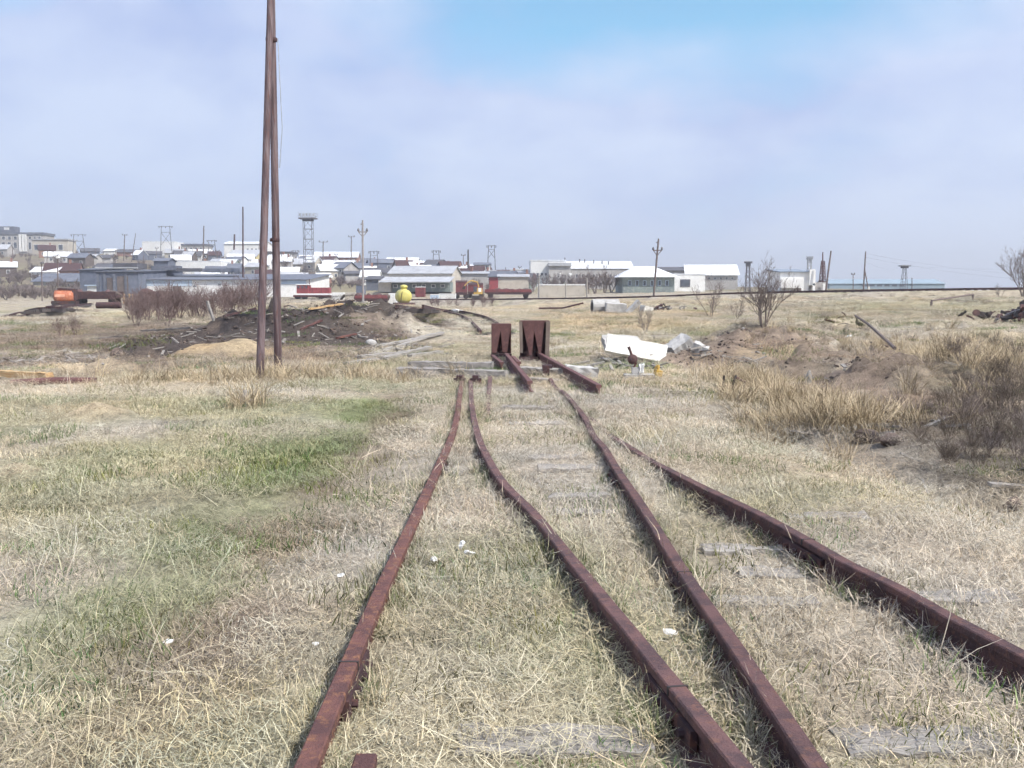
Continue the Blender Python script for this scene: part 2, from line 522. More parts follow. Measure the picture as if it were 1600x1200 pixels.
rust = mat('rust', (0.14, 0.076, 0.072), (0.082, 0.05, 0.052), 6, 0.8, 0.6, 70, c3=(0.165, 0.085, 0.066), lo=0.42, hi=0.58)
rust_red = mat('rust_red', (0.165, 0.076, 0.064), (0.10, 0.05, 0.048), 6, 0.8, 0.6, 70, c3=(0.25, 0.12, 0.07), lo=0.42, hi=0.58)
rust_dark = mat('rust_dark', (0.085, 0.048, 0.05), (0.05, 0.03, 0.034), 3, 0.85, 0.3, c3=(0.13, 0.06, 0.045))
rust_plate = mat('rust_plate', (0.15, 0.075, 0.07), (0.105, 0.052, 0.052), 3, 0.8, 0.25, c3=(0.19, 0.10, 0.085))
old_wood = mat('old_wood', (0.40, 0.375, 0.34), (0.27, 0.25, 0.225), 4, 0.9, 0.6, 14, stretch=(0.8, 9, 9), c3=(0.20, 0.18, 0.155))
grey_wood = mat('grey_wood', (0.36, 0.34, 0.32), (0.22, 0.205, 0.19), 3, 0.9, 0.7, 10, stretch=(0.7, 7, 7), c3=(0.13, 0.12, 0.11))
fresh_wood = mat('fresh_wood', (0.55, 0.40, 0.22), (0.45, 0.27, 0.12), 3, 0.8, 0.3, stretch=(1, 8, 8))
pole_steel = mat('pole_steel', (0.20, 0.155, 0.16), (0.10, 0.07, 0.075), 3, 0.62, 0.5, 12, metal=0.1, c3=(0.15, 0.075, 0.065), stretch=(5, 5, 0.35), lo=0.42, hi=0.58)
pole_wood = mat('pole_wood', (0.19, 0.15, 0.135), (0.12, 0.095, 0.09), 4, 0.9, 0.3, stretch=(4, 4, 0.6))
concrete = mat('concrete', (0.50, 0.49, 0.47), (0.38, 0.37, 0.355), 2.5, 0.9, 0.35, 22, c3=(0.32, 0.31, 0.29))
white_conc = mat('white_concrete', (0.78, 0.765, 0.71), (0.66, 0.64, 0.58), 2.0, 0.9, 0.3, 22, c3=(0.55, 0.52, 0.46))
dark_conc = mat('dark_concrete', (0.27, 0.26, 0.255), (0.19, 0.18, 0.18), 2.5, 0.9, 0.35)
white_wall = mat('white_wall', (0.80, 0.80, 0.78), (0.70, 0.70, 0.68), 0.35, 0.85, 0.1, c3=(0.64, 0.63, 0.60))
grey_wall = mat('grey_wall', (0.48, 0.46, 0.44), (0.38, 0.365, 0.35), 0.4, 0.9, 0.1, c3=(0.30, 0.28, 0.27))
cream_wall = mat('cream_wall', (0.52, 0.48, 0.41), (0.44, 0.40, 0.34), 0.35, 0.9, 0.1, c3=(0.38, 0.34, 0.29))
green_wall = mat('green_wall', (0.25, 0.30, 0.28), (0.19, 0.22, 0.22), 0.6, 0.9, 0.1, c3=(0.36, 0.38, 0.36))
blue_wall = mat('blue_wall', (0.15, 0.17, 0.22), (0.11, 0.125, 0.165), 0.5, 0.9, 0.1, c3=(0.20, 0.21, 0.25))
lblue_wall = mat('light_blue_wall', (0.48, 0.58, 0.68), (0.42, 0.50, 0.60), 0.5, 0.9, 0.1)
yellow_wall = mat('yellow_wall', (0.56, 0.47, 0.24), (0.48, 0.40, 0.22), 0.5, 0.9, 0.1)
brick_wall = mat('brick_wall', (0.33, 0.19, 0.15), (0.26, 0.15, 0.125), 0.7, 0.9, 0.1)
slate_roof = mat('slate_roof', (0.15, 0.165, 0.20), (0.105, 0.115, 0.145), 0.5, 0.85, 0.15, c3=(0.21, 0.21, 0.24))
grey_roof = mat('grey_roof', (0.44, 0.45, 0.47), (0.36, 0.37, 0.39), 0.4, 0.7, 0.15, c3=(0.30, 0.30, 0.31))
white_roof = mat('white_roof', (0.78, 0.80, 0.82), (0.66, 0.68, 0.70), 0.4, 0.6, 0.1, c3=(0.58, 0.57, 0.55))
felt_roof = mat('felt_roof', (0.115, 0.115, 0.13), (0.085, 0.085, 0.095), 0.8, 0.9, 0.1)
bluegrey_roof = mat('blue_grey_roof', (0.25, 0.30, 0.36), (0.20, 0.245, 0.30), 0.3, 0.8, 0.1)
win_dark = mat('window_glass', (0.06, 0.07, 0.09), (0.10, 0.115, 0.14), 1.5, 0.2, 0.0, spec=0.5)
frame_white = mat('window_frame', (0.70, 0.70, 0.68), (0.6, 0.6, 0.58), 2, 0.7, 0.0)
door_mat = mat('door_paint', (0.16, 0.13, 0.12), (0.11, 0.09, 0.085), 2, 0.8, 0.1)
red_paint = mat('red_paint', (0.33, 0.065, 0.075), (0.23, 0.05, 0.055), 1.2, 0.6, 0.1, c3=(0.26, 0.07, 0.06))
maroon = mat('maroon_paint', (0.20, 0.05, 0.055), (0.14, 0.04, 0.045), 0.9, 0.7, 0.1, c3=(0.25, 0.085, 0.07))
yellow_paint = mat('yellow_paint', (0.64, 0.58, 0.16), (0.55, 0.49, 0.15), 1.2, 0.5, 0.1)
amber_paint = mat('amber_paint', (0.60, 0.40, 0.10), (0.50, 0.32, 0.09), 1.2, 0.5, 0.1)
orange_paint = mat('orange_paint', (0.48, 0.16, 0.08), (0.34, 0.11, 0.06), 2.2, 0.7, 0.1, c3=(0.5, 0.28, 0.2))
white_paint = mat('white_paint', (0.80, 0.80, 0.78), (0.72, 0.72, 0.70), 1.5, 0.6, 0.1)
black_iron = mat('black_iron', (0.035, 0.033, 0.035), (0.06, 0.045, 0.042), 3, 0.8, 0.2)
steel_grey = mat('steel_grey', (0.17, 0.165, 0.18), (0.12, 0.115, 0.125), 1.5, 0.7, 0.0)
twig_red = mat('twig_red', (0.20, 0.145, 0.135), (0.13, 0.09, 0.085), 6, 0.9, 0)
twig_brown = mat('twig_brown', (0.17, 0.135, 0.105), (0.10, 0.08, 0.065), 6, 0.9, 0)
twig_grey = mat('twig_grey', (0.22, 0.18, 0.16), (0.15, 0.12, 0.11), 6, 0.9, 0)
twig_far = mat('twig_far', (0.21, 0.175, 0.17), (0.16, 0.13, 0.13), 2, 0.9, 0)
litter_white = mat('litter_white', (0.78, 0.78, 0.76), (0.66, 0.65, 0.63), 8, 0.8, 0.2)
rock_mat = mat('rock', (0.34, 0.31, 0.28), (0.22, 0.20, 0.18), 3, 0.95, 0.5)
clod_mat = mat('earth_clod', (0.16, 0.12, 0.10), (0.07, 0.058, 0.055), 3, 0.95, 0.5)
wire_mat = mat('wire', (0.42, 0.44, 0.48), None, 3, 0.7, 0)
haze_roof = mat('far_blue_roof', (0.28, 0.36, 0.42), (0.24, 0.31, 0.36), 0.3, 0.8, 0.0)


# ------------------------------------------------------------------ mesh builder
class MB:
    def __init__(s):
        s.v = []
        s.f = []

    def add(s, vs, fs):
        o = len(s.v)
        s.v += [tuple(v) for v in vs]
        s.f += [tuple(i + o for i in f) for f in fs]
        return s

    def box(s, c, size, rot=None, top=None):
        """box of full size about centre c; top=(sx,sy) scales its top face"""
        hx, hy, hz = size[0] / 2, size[1] / 2, size[2] / 2
        tx, ty = top or (1, 1)
        vs = [Vector((-hx, -hy, -hz)), Vector((hx, -hy, -hz)), Vector((hx, hy, -hz)), Vector((-hx, hy, -hz)),
              Vector((-hx * tx, -hy * ty, hz)), Vector((hx * tx, -hy * ty, hz)), Vector((hx * tx, hy * ty, hz)), Vector((-hx * tx, hy * ty, hz))]
        if rot is not None:
            R = Euler(rot).to_matrix()
            vs = [R @ v for v in vs]
        c = Vector(c)
        return s.add([v + c for v in vs], [(0, 3, 2, 1), (4, 5, 6, 7), (0, 1, 5, 4), (1, 2, 6, 5), (2, 3, 7, 6), (3, 0, 4, 7)])

    def rough_box(s, c, size, rot=None, amp=0.02, seed=0, n=(6, 3, 2)):
        """subdivided box with worn, uneven faces and edges"""
        rg = random.Random(seed)
        bm = bmesh.new()
        bmesh.ops.create_cube(bm, size=1.0)
        ex = [[], [], []]
        for e in bm.edges:
            d = (e.verts[0].co - e.verts[1].co)
            ex[max(range(3), key=lambda i: abs(d[i]))].append(e)
        for i in range(3):
            es = [e for e in bm.edges if max(range(3), key=lambda k: abs((e.verts[0].co - e.verts[1].co)[k])) == i]
            if n[i] > 1:
                bmesh.ops.subdivide_edges(bm, edges=es, cuts=n[i] - 1, use_grid_fill=True)
        R = Euler(rot or (0, 0, 0)).to_matrix()
        bm.verts.ensure_lookup_table()
        vs = []
        for v in bm.verts:
            p = Vector((v.co.x * size[0], v.co.y * size[1], v.co.z * size[2]))
            k = sum(abs(abs(q) - 0.5) < 1e-4 for q in v.co)
            a = amp * (1.0 + 0.8 * (k >= 2))
            if k >= 2:
                p *= 1 - min(0.04, amp / max(size))
            p += Vector((rg.uniform(-a, a), rg.uniform(-a, a), rg.uniform(-a, a)))
            vs.append(R @ p + Vector(c))
        fs = [[v.index for v in f.verts] for f in bm.faces]
        bm.free()
        return s.add(vs, fs)

    def tube(s, pts, r, n=8, cap=True):
        pts = [Vector(p) for p in pts]
        m = len(pts)
        rs = r if isinstance(r, (list, tuple)) else [r] * m
        up = Vector((0.123, 0.31, 0.95))
        o = len(s.v)
        for i, p in enumerate(pts):
            t = (pts[min(i + 1, m - 1)] - pts[max(i - 1, 0)]).normalized()
            a = t.cross(up)
            if a.length < 0.05:
                a = t.cross(Vector((1, 0, 0)))
            a.normalize()
            b = t.cross(a)
            for k in range(n):
                w = 2 * math.pi * k / n
                s.v.append(tuple(p + (a * math.cos(w) + b * math.sin(w)) * rs[i]))
        for i in range(m - 1):
            for k in range(n):
                k2 = (k + 1) % n
                s.f.append((o + i * n + k, o + i * n + k2, o + (i + 1) * n + k2, o + (i + 1) * n + k))
        if cap:
            s.f.append(tuple(o + k for k in range(n))[::-1])
            s.f.append(tuple(o + (m - 1) * n + k for k in range(n)))
        return s

    def prism(s, poly, axis, a, b):
        """extrude a 2D polygon along an axis between a and b; poly gives the other two coordinates in order"""
        o = len(s.v)
        n = len(poly)
        for t in (a, b):
            for p in poly:
                q = list(p)
                q.insert(axis, t)
                s.v.append(tuple(q))
        s.f.append(tuple(o + i for i in range(n))[::-1])
        s.f.append(tuple(o + n + i for i in range(n)))
        for i in range(n):
            j = (i + 1) % n
            s.f.append((o + i, o + j, o + n + j, o + n + i))
        return s

    def sweep(s, prof, pts, cap=True):
        """sweep a profile (side, up) along a horizontal path"""
        o = len(s.v)
        n = len(prof)
        m = len(pts)
        for i, p in enumerate(pts):
            t = pts[min(i + 1, m - 1)] - pts[max(i - 1, 0)]
            sd = Vector((t.y, -t.x, 0)).normalized()
            for a, b in prof:
                s.v.append(tuple(p + sd * a + Vector((0, 0, b))))
        for i in range(m - 1):
            for k in range(n):
                k2 = (k + 1) % n
                s.f.append((o + i * n + k, o + i * n + k2, o + (i + 1) * n + k2, o + (i + 1) * n + k))
        if cap:
            s.f.append(tuple(o + k for k in range(n))[::-1])
            s.f.append(tuple(o + (m - 1) * n + k for k in range(n)))
        return s

    def lathe(s, prof, n=16, c=(0, 0, 0), axis='z'):
        o = len(s.v)
        m = len(prof)
        for r, h in prof:
            for k in range(n):
                w = 2 * math.pi * k / n
                x, y = r * math.cos(w), r * math.sin(w)
                p = (x, y, h) if axis == 'z' else ((x, h, y) if axis == 'y' else (h, x, y))
                s.v.append(tuple(p[i] + c[i] for i in range(3)))
        for i in range(m - 1):
            for k in range(n):
                k2 = (k + 1) % n
                s.f.append((o + i * n + k, o + i * n + k2, o + (i + 1) * n + k2, o + (i + 1) * n + k))
        s.f.append(tuple(o + k for k in range(n))[::-1])
        s.f.append(tuple(o + (m - 1) * n + k for k in range(n)))
        return s

    def rock(s, c, size, seed=0, sub=2, amp=0.25, rot=0.0):
        rg = random.Random(seed)
        bm = bmesh.new()
        bmesh.ops.create_icosphere(bm, subdivisions=sub, radius=0.5)
        ph = [Vector((rg.uniform(-1, 1), rg.uniform(-1, 1), rg.uniform(-1, 1))).normalized() for _ in range(7)]
        am = [rg.uniform(0.3, 1) * amp for _ in range(7)]
        R = Euler((rg.uniform(-.3, .3), rg.uniform(-.3, .3), rot or rg.uniform(0, 6.28))).to_matrix()
        vs = []
        for v in bm.verts:
            n_ = v.co.normalized()
            k = 1.0
            for p, a in zip(ph, am):
                q = n_.dot(p)
                if q > 0.45:
                    k -= a * (q - 0.45)
            k += rg.uniform(-amp, amp) * 0.16
            q = v.co * k
            vs.append(R @ Vector((q.x * size[0], q.y * size[1], q.z * size[2])) + Vector(c))
        fs = [[v.index for v in f.verts] for f in bm.faces]
        bm.free()
        return s.add(vs, fs)

    def mesh(s, name, m, smooth=False):
        me = bpy.data.meshes.new(name)
        me.from_pydata(s.v, [], s.f)
        bm = bmesh.new()
        bm.from_mesh(me)
        bmesh.ops.recalc_face_normals(bm, faces=bm.faces)
        bm.to_mesh(me)
        bm.free()
        me.materials.append(m)
        if smooth:
            me.polygons.foreach_set('use_smooth', [True] * len(me.polygons))
        me.update()
        return me

    def build(s, name, m, parent=None, smooth=False, loc=None, rot=None, bevel=0.0):
        o = bpy.data.objects.new(name, s.mesh(name, m, smooth))
        C.objects.link(o)
        if parent is not None:
            o.parent = parent
        if loc is not None:
            o.location = loc
        if rot is not None:
            o.rotation_euler = rot
        if bevel:
            bv = o.modifiers.new('bevel', 'BEVEL')
            bv.width = bevel
            bv.segments = 2
            bv.limit_method = 'ANGLE'
        return o


def tag(o, label, cat, group=None):
    o['label'] = label
    o['category'] = cat
    if group:
        o['group'] = group
    return o


def thing(name, label, cat, loc, rz=0.0, group=None):
    o = bpy.data.objects.new(name, None)
    C.objects.link(o)
    o.location = loc
    o.rotation_euler = (0, 0, rz)
    o.empty_display_size = 0.2
    return tag(o, label, cat, group)


def copy_tree(o, parent=None):
    c = o.copy()
    C.objects.link(c)
    c.parent = parent
    for ch in list(o.children):
        copy_tree(ch, c)
    return c


# ------------------------------------------------------------------ the ground sheet
def build_ground():
    az = np.concatenate([np.radians(np.arange(-46, 46.01, 0.25)), np.radians(np.arange(50, 314, 4.0))])
    rr = np.concatenate([[0.0], np.geomspace(0.5, 3200, 310)])
    A, R = np.meshgrid(az, rr)
    X = R * np.sin(A)
    Y = R * np.cos(A)
    Z = T(X, Y)
    col, _g = ground_colour(X, Y)
    na, nr = len(az), len(rr)
    verts = np.stack([X, Y, Z], -1).reshape(-1, 3)
    i = np.arange(nr - 1)[:, None] * na
    j = np.arange(na)[None]
    j2 = (np.arange(na)[None] + 1) % na
    faces = np.stack([i + j, i + na + j, i + na + j2, i + j2], -1).reshape(-1, 4)
    me = bpy.data.meshes.new('ground')
    me.vertices.add(len(verts))
    me.vertices.foreach_set('co', verts.astype(np.float32).ravel())
    me.loops.add(faces.size)
    me.loops.foreach_set('vertex_index', faces.astype(np.int32).ravel())
    me.polygons.add(len(faces))
    me.polygons.foreach_set('loop_start', (np.arange(len(faces)) * 4).astype(np.int32))
    me.polygons.foreach_set('use_smooth', np.ones(len(faces), bool))
    me.update(calc_edges=True)
    at = me.color_attributes.new('soil', 'FLOAT_COLOR', 'POINT')
    at.data.foreach_set('color', np.concatenate([col.reshape(-1, 3), np.ones((len(verts), 1))], 1).astype(np.float32).ravel())
    me.validate()
    m = bpy.data.materials.new('ground_soil')
    m.use_nodes = True
    nt = m.node_tree
    b = nt.nodes['Principled BSDF']
    b.inputs['Roughness'].default_value = 0.95
    b.inputs['Specular IOR Level'].default_value = 0.1
    a = N(nt, 'ShaderNodeAttribute', attribute_name='soil')
    tc = N(nt, 'ShaderNodeTexCoord')
    ns = []
    for sc_, de in ((0.7, 6), (6.0, 6), (45.0, 4)):
        n = N(nt, 'ShaderNodeTexNoise', inp={'Scale': sc_, 'Detail': float(de), 'Roughness': 0.65})
        nt.links.new(tc.outputs['Object'], n.inputs['Vector'])
        ns.append(n.outputs[0])
    v = math_n(nt, 'ADD', math_n(nt, 'MULTIPLY', ns[0], 0.9), math_n(nt, 'ADD', math_n(nt, 'MULTIPLY', ns[1], 0.9), math_n(nt, 'MULTIPLY', ns[2], 0.9)))
    v = math_n(nt, 'ADD', math_n(nt, 'MULTIPLY', math_n(nt, 'SUBTRACT', v, 1.35), 1.9), 0.92)
    h = N(nt, 'ShaderNodeHueSaturation')
    nt.links.new(a.outputs['Color'], h.inputs['Color'])
    nt.links.new(v, h.inputs['Value'])
    nt.links.new(h.outputs[0], b.inputs['Base Color'])
    bp = N(nt, 'ShaderNodeBump', inp={'Strength': 0.7, 'Distance': 0.05})
    nt.links.new(math_n(nt, 'ADD', ns[1], math_n(nt, 'MULTIPLY', ns[2], 0.5)), bp.inputs['Height'])
    nt.links.new(bp.outputs[0], b.inputs['Normal'])
    me.materials.append(m)
    o = bpy.data.objects.new('ground', me)
    C.objects.link(o)
    o['kind'] = 'structure'


build_ground()


# ------------------------------------------------------------------ grass: clumps of single blades scattered over the ground
def blade_material():
    m = bpy.data.materials.new('grass_blade')
    m.use_nodes = True
    nt = m.node_tree
    b = nt.nodes['Principled BSDF']
    b.inputs['Roughness'].default_value = 0.75
    b.inputs['Specular IOR Level'].default_value = 0.2
    a = N(nt, 'ShaderNodeAttribute', attribute_name='tint')
    a.attribute_type = 'INSTANCER'
    v = N(nt, 'ShaderNodeAttribute', attribute_name='shade')
    h = N(nt, 'ShaderNodeHueSaturation')
    nt.links.new(a.outputs['Color'], h.inputs['Color'])
    nt.links.new(v.outputs['Fac'], h.inputs['Value'])
    nt.links.new(h.outputs[0], b.inputs['Base Color'])
    return m


BLADE = blade_material()


def clump(name, kind, seed):
    rg = random.Random(seed)
    vs, fs, sh = [], [], []
    n = {'mat': 1000, 'tuft': 480, 'green': 280, 'stalk': 20, 'tall': 60, 'edge': 40}[kind]
    for _ in range(n):
        an = rg.uniform(0, 6.283)
        if kind == 'mat':
            R0 = 0.5 * math.sqrt(rg.random()); L = rg.uniform(0.025, 0.08) if rg.random() < 0.9 else rg.uniform(0.08, 0.2); lean = rg.uniform(1.05, 1.5); w = rg.uniform(0.0008, 0.0017); dr = rg.uniform(-0.6, 0.8); z0 = rg.uniform(-0.005, 0.035)
        elif kind == 'tuft':
            R0 = 0.42 * math.sqrt(rg.random()); L = rg.uniform(0.03, 0.09); lean = rg.uniform(0.25, 1.15); w = rg.uniform(0.0011, 0.0022); dr = rg.uniform(0.2, 1.3); z0 = -0.01
        elif kind == 'green':
            R0 = 0.42 * math.sqrt(rg.random()); L = rg.uniform(0.03, 0.08); lean = rg.uniform(0.1, 0.9); w = rg.uniform(0.0014, 0.0028); dr = rg.uniform(0.1, 0.9); z0 = -0.01
        elif kind == 'edge':
            R0 = 0.07 * math.sqrt(rg.random()); L = rg.uniform(0.06, 0.19); lean = rg.uniform(0.1, 0.9); w = rg.uniform(0.001, 0.002); dr = rg.uniform(0.2, 1.6); z0 = -0.01
        elif kind == 'stalk':
            R0 = 0.4 * math.sqrt(rg.random()); L = rg.uniform(0.16, 0.40); lean = rg.uniform(0.3, 1.25); w = rg.uniform(0.0012, 0.0022); dr = rg.uniform(0.1, 1.1); z0 = -0.01
        else:
            R0 = 0.22 * math.sqrt(rg.random()); L = rg.uniform(0.3, 0.75); lean = rg.uniform(0.05, 0.75); w = rg.uniform(0.003, 0.0055); dr = rg.uniform(0.3, 1.7); z0 = -0.02
        pa = rg.uniform(0, 6.283)
        c = Vector((R0 * math.cos(pa), R0 * math.sin(pa), z0))
        seg = 3
        p = c.copy()
        pts = [p.copy()]
        th = lean
        tw = rg.uniform(-1.6, 1.6)
        for k in range(seg):
            d = Vector((math.sin(th) * math.cos(an), math.sin(th) * math.sin(an), math.cos(th)))
            p = p + d * L / seg
            if p.z < 0.004 and kind != 'tall':
                p.z = rg.uniform(0.004, 0.02)
            pts.append(p.copy())
            th = min(th + dr / seg, 2.3)
            an += tw / seg
        side = Vector((-math.sin(an), math.cos(an), rg.uniform(-0.4, 0.4)))
        o = len(vs)
        g = rg.uniform(0.62, 1.35)
        for k, q in enumerate(pts):
            ww = w * (1.0, 0.95, 0.7, 0.12)[k]
            vs += [tuple(q - side * ww), tuple(q + side * ww)]
            sh += [g * (0.82 + 0.09 * k)] * 2
        for k in range(seg):
            fs.append((o + 2 * k, o + 2 * k + 1, o + 2 * k + 3, o + 2 * k + 2))
    me = bpy.data.meshes.new(name)
    me.from_pydata(vs, [], fs)
    at = me.attributes.new('shade', 'FLOAT', 'POINT')
    at.data.foreach_set('value', sh)
    me.materials.append(BLADE)
    return bpy.data.objects.new(name, me)


def grass_tree(coll):
    ng = bpy.data.node_groups.new('scatter_' + coll.name, 'GeometryNodeTree')
    ng.interface.new_socket('Geometry', in_out='INPUT', socket_type='NodeSocketGeometry')
    ng.interface.new_socket('Geometry', in_out='OUTPUT', socket_type='NodeSocketGeometry')
    gi = ng.nodes.new('NodeGroupInput')
    go = ng.nodes.new('NodeGroupOutput')
    ci = ng.nodes.new('GeometryNodeCollectionInfo')
    ci.inputs['Collection'].default_value = coll
    ci.inputs['Separate Children'].default_value = True
    ci.inputs['Reset Children'].default_value = True
    ip = ng.nodes.new('GeometryNodeInstanceOnPoints')
    ip.inputs['Pick Instance'].default_value = True

    def attr(nm, ty):
        n = ng.nodes.new('GeometryNodeInputNamedAttribute')
        n.data_type = ty
        n.inputs['Name'].default_value = nm
        return n.outputs['Attribute']
    L = ng.links.new
    L(gi.outputs[0], ip.inputs['Points'])
    L(ci.outputs[0], ip.inputs['Instance'])
    L(attr('kind_index', 'INT'), ip.inputs['Instance Index'])
    L(attr('turn', 'FLOAT_VECTOR'), ip.inputs['Rotation'])
    L(attr('size', 'FLOAT_VECTOR'), ip.inputs['Scale'])
    L(ip.outputs[0], go.inputs[0])
    return ng


def scatter(name, label, kinds, pts, tint, size, rs):
    """kinds: prototype objects; pts (n,3)"""
    coll = bpy.data.collections.new(name + '_clumps')
    for k in kinds:
        coll.objects.link(k)
    n = len(pts)
    me = bpy.data.meshes.new(name)
    me.vertices.add(n)
    me.vertices.foreach_set('co', pts.astype(np.float32).ravel())
    a = me.attributes.new('kind_index', 'INT', 'POINT')
    a.data.foreach_set('value', rs.randint(0, len(kinds), n).astype(np.int32))
    a = me.attributes.new('turn', 'FLOAT_VECTOR', 'POINT')
    rot = np.stack([rs.uniform(-.12, .12, n), rs.uniform(-.12, .12, n), rs.uniform(0, 6.283, n)], -1)
    a.data.foreach_set('vector', rot.astype(np.float32).ravel())
    a = me.attributes.new('size', 'FLOAT_VECTOR', 'POINT')
    a.data.foreach_set('vector', size.astype(np.float32).ravel())
    a = me.attributes.new('tint', 'FLOAT_COLOR', 'POINT')
    a.data.foreach_set('color', np.concatenate([tint, np.ones((n, 1))], 1).astype(np.float32).ravel())
    o = bpy.data.objects.new(name, me)
    C.objects.link(o)
    md = o.modifiers.new('scatter', 'NODES')
    md.node_group = grass_tree(coll)
    o['kind'] = 'stuff'
    tag(o, label, 'grass')
    return o


def polar_points(n_r, rs, dens, amax=41, rmin=1.9, rmax=80):
    """random points whose density per square metre follows dens(r)"""
    rr = np.linspace(rmin, rmax, 3000)
    w = dens(rr) * rr
    cdf = np.cumsum(w)
    total = cdf[-1] * (rr[1] - rr[0]) * 2 * math.radians(amax)
    n = int(total)
    r = np.interp(rs.rand(n) * cdf[-1], cdf, rr)
    a = np.radians(rs.uniform(-amax, amax, n))
    return r * np.sin(a), r * np.cos(a), r


def rail_distance(x, y):
    best = np.full(x.shape, 1e9)
    for k in RAILW:
        d, _z = poly_dist(x, y, catmull(RAILW[k], 0.6))
        best = np.minimum(best, d)
    return best


def build_grass():
    rs = np.random.RandomState(11)
    mats_ = [clump('lying_clump', 'mat', i) for i in range(8)]
    tufts = [clump('tuft_clump', 'tuft', 20 + i) for i in range(8)]
    greens = [clump('green_clump', 'green', 40 + i) for i in range(6)]
    stalks = [clump('stalk_clump', 'stalk', 60 + i) for i in range(6)]
    talls = [clump('tall_clump', 'tall', 80 + i) for i in range(5)]

    def tint_of(x, y, boost, jit, warm):
        col, g = ground_colour(x, y)
        n = len(x)
        t = col * boost * rs.uniform(1 - jit, 1 + jit, (n, 1))
        k = rs.uniform(-warm, warm, (n, 1))
        t = t * np.concatenate([1 + k, np.ones((n, 1)), 1 - k], 1)
        return np.clip(t, 0.01, 0.8), g, col

    def put(name, label, kinds, dens, boost, jit, smin, smax, rmax, ex, green=None, thr=0.0, flat=1.0, zoff=0.0):
        x, y, r = polar_points(0, rs, dens, rmax=rmax)
        tint, g, col = tint_of(x, y, boost, jit, 0.07)
        clumpn = np.clip(0.85 + 0.9 * fbm(x * 1.7, y * 1.7, 3), 0.68, 1.4)
        keep = rs.rand(len(x)) < g * clumpn
        dr = rail_distance(x, y)
        keep &= dr > ex
        keep &= ~(over_sleeper(x, y) & (rs.rand(len(x)) < 0.97))
        if green is not None:
            gm = np.clip((col[:, 1] - col[:, 0]) * 20 + 0.8, 0.32, 1)
            keep &= rs.rand(len(x)) < gm
            tint = np.array(green) * rs.uniform(0.7, 1.4, (len(x), 1)) * np.concatenate([rs.uniform(0.8, 1.5, (len(x), 1)), np.ones((len(x), 1)), rs.uniform(0.7, 1.2, (len(x), 1))], 1)
        x, y, r, tint = x[keep], y[keep], r[keep], tint[keep]
        z = T(x, y) + zoff
        s = rs.uniform(smin, smax, len(x)) * (1 + 0.02 * r)
        size = np.stack([s, s, s * flat], -1)
        return scatter(name, label, kinds, np.stack([x, y, z], -1), tint, size, rs)

    put('lying_grass', 'dry straw coloured grass lying matted over the whole ground', mats_, lambda r: np.maximum(np.minimum(11, 42 / r), 1.0), 1.42, 0.28, 0.8, 1.2, 62, 0.08)
    put('dry_grass', 'short dry grass tufts standing across the field', tufts, lambda r: np.maximum(np.minimum(6, 30 / r), 0.9), 1.55, 0.25, 0.75, 1.25, 75, 0.10)
    put('green_grass', 'fresh green spring grass growing through the dry straw', greens, lambda r: np.minimum(5.5, 40 / r), 1.0, 0.3, 0.75, 1.25, 55, 0.10, green=(0.135, 0.185, 0.07))
    put('grass_stalks', 'thin pale dead stalks arching above the matted grass', stalks, lambda r: np.minimum(2.6, 14 / r), 1.6, 0.25, 0.7, 1.2, 45, 0.05)
    # rough weeds mottling the far field and slopes
    x, y, r = polar_points(0, rs, lambda r: 0.62 + 0 * r, rmin=19, rmax=78)
    col, g = ground_colour(x, y)
    m_ = fbm(x * 0.25 + 31, y * 0.25 + 7, 4, 0.6)
    keep = (rs.rand(len(x)) < g) & (m_ > -0.02) & (rail_distance(x, y) > 0.3) & (np.abs(x / y + 0.045) > 0.07)
    x, y, r, m_ = x[keep], y[keep], r[keep], m_[keep]
    n = len(x)
    pal = np.array([[0.40, 0.32, 0.21], [0.25, 0.19, 0.14], [0.30, 0.275, 0.19], [0.33, 0.29, 0.24], [0.21, 0.165, 0.14]])
    tint = pal[rs.randint(0, 5, n)] * rs.uniform(0.75, 1.2, (n, 1))
    s = rs.uniform(0.3, 0.75, n)
    scatter('rough_weeds', 'rough brown weeds mottling the far field and the right slope', [clump('weed_clump', 'tall', 140 + i) for i in range(5)], np.stack([x, y, T(x, y)], -1), tint, np.stack([s * 1.3, s * 1.3, s * 0.8], -1), rs)
    # grass crowding both sides of the rails
    ex_, ez_ = [], []
    for k in RAILW:
        path = catmull(RAILW[k], 0.05)
        for i in range(1, len(path)):
            p = path[i]
            if p.y < 1.8 or rs.rand() > 0.9:
                continue
            tv = (p - path[i - 1]).normalized()
            s_ = 1 if rs.rand() < 0.5 else -1
            if vnoise(np.array([p.y * 1.3 + ord(k) * 3.7 + s_]), np.array([0.5]))[0] < -0.2 and p.y < 7:
                continue
            o_ = s_ * rs.uniform(0.05, 0.15)
            ex_.append((p.x + tv.y * o_, p.y - tv.x * o_))
    xy = np.array(ex_)
    n = len(xy)
    tint, g, col = tint_of(xy[:, 0], xy[:, 1], 1.5, 0.25, 0.07)
    gmask = rs.rand(n) < 0.25
    tint[gmask] = np.array([0.16, 0.19, 0.085])
    s = rs.uniform(0.6, 1.15, n)
    scatter('rail_side_grass', 'short dry grass crowding both sides of the rusty rails', [clump('edge_clump', 'edge', 120 + i) for i in range(6)], np.stack([xy[:, 0], xy[:, 1], T(xy[:, 0], xy[:, 1])], -1), tint, np.stack([s] * 3, -1), rs)
    # tall straw on the bank at right, by the pole feet and beside the rails
    px = []
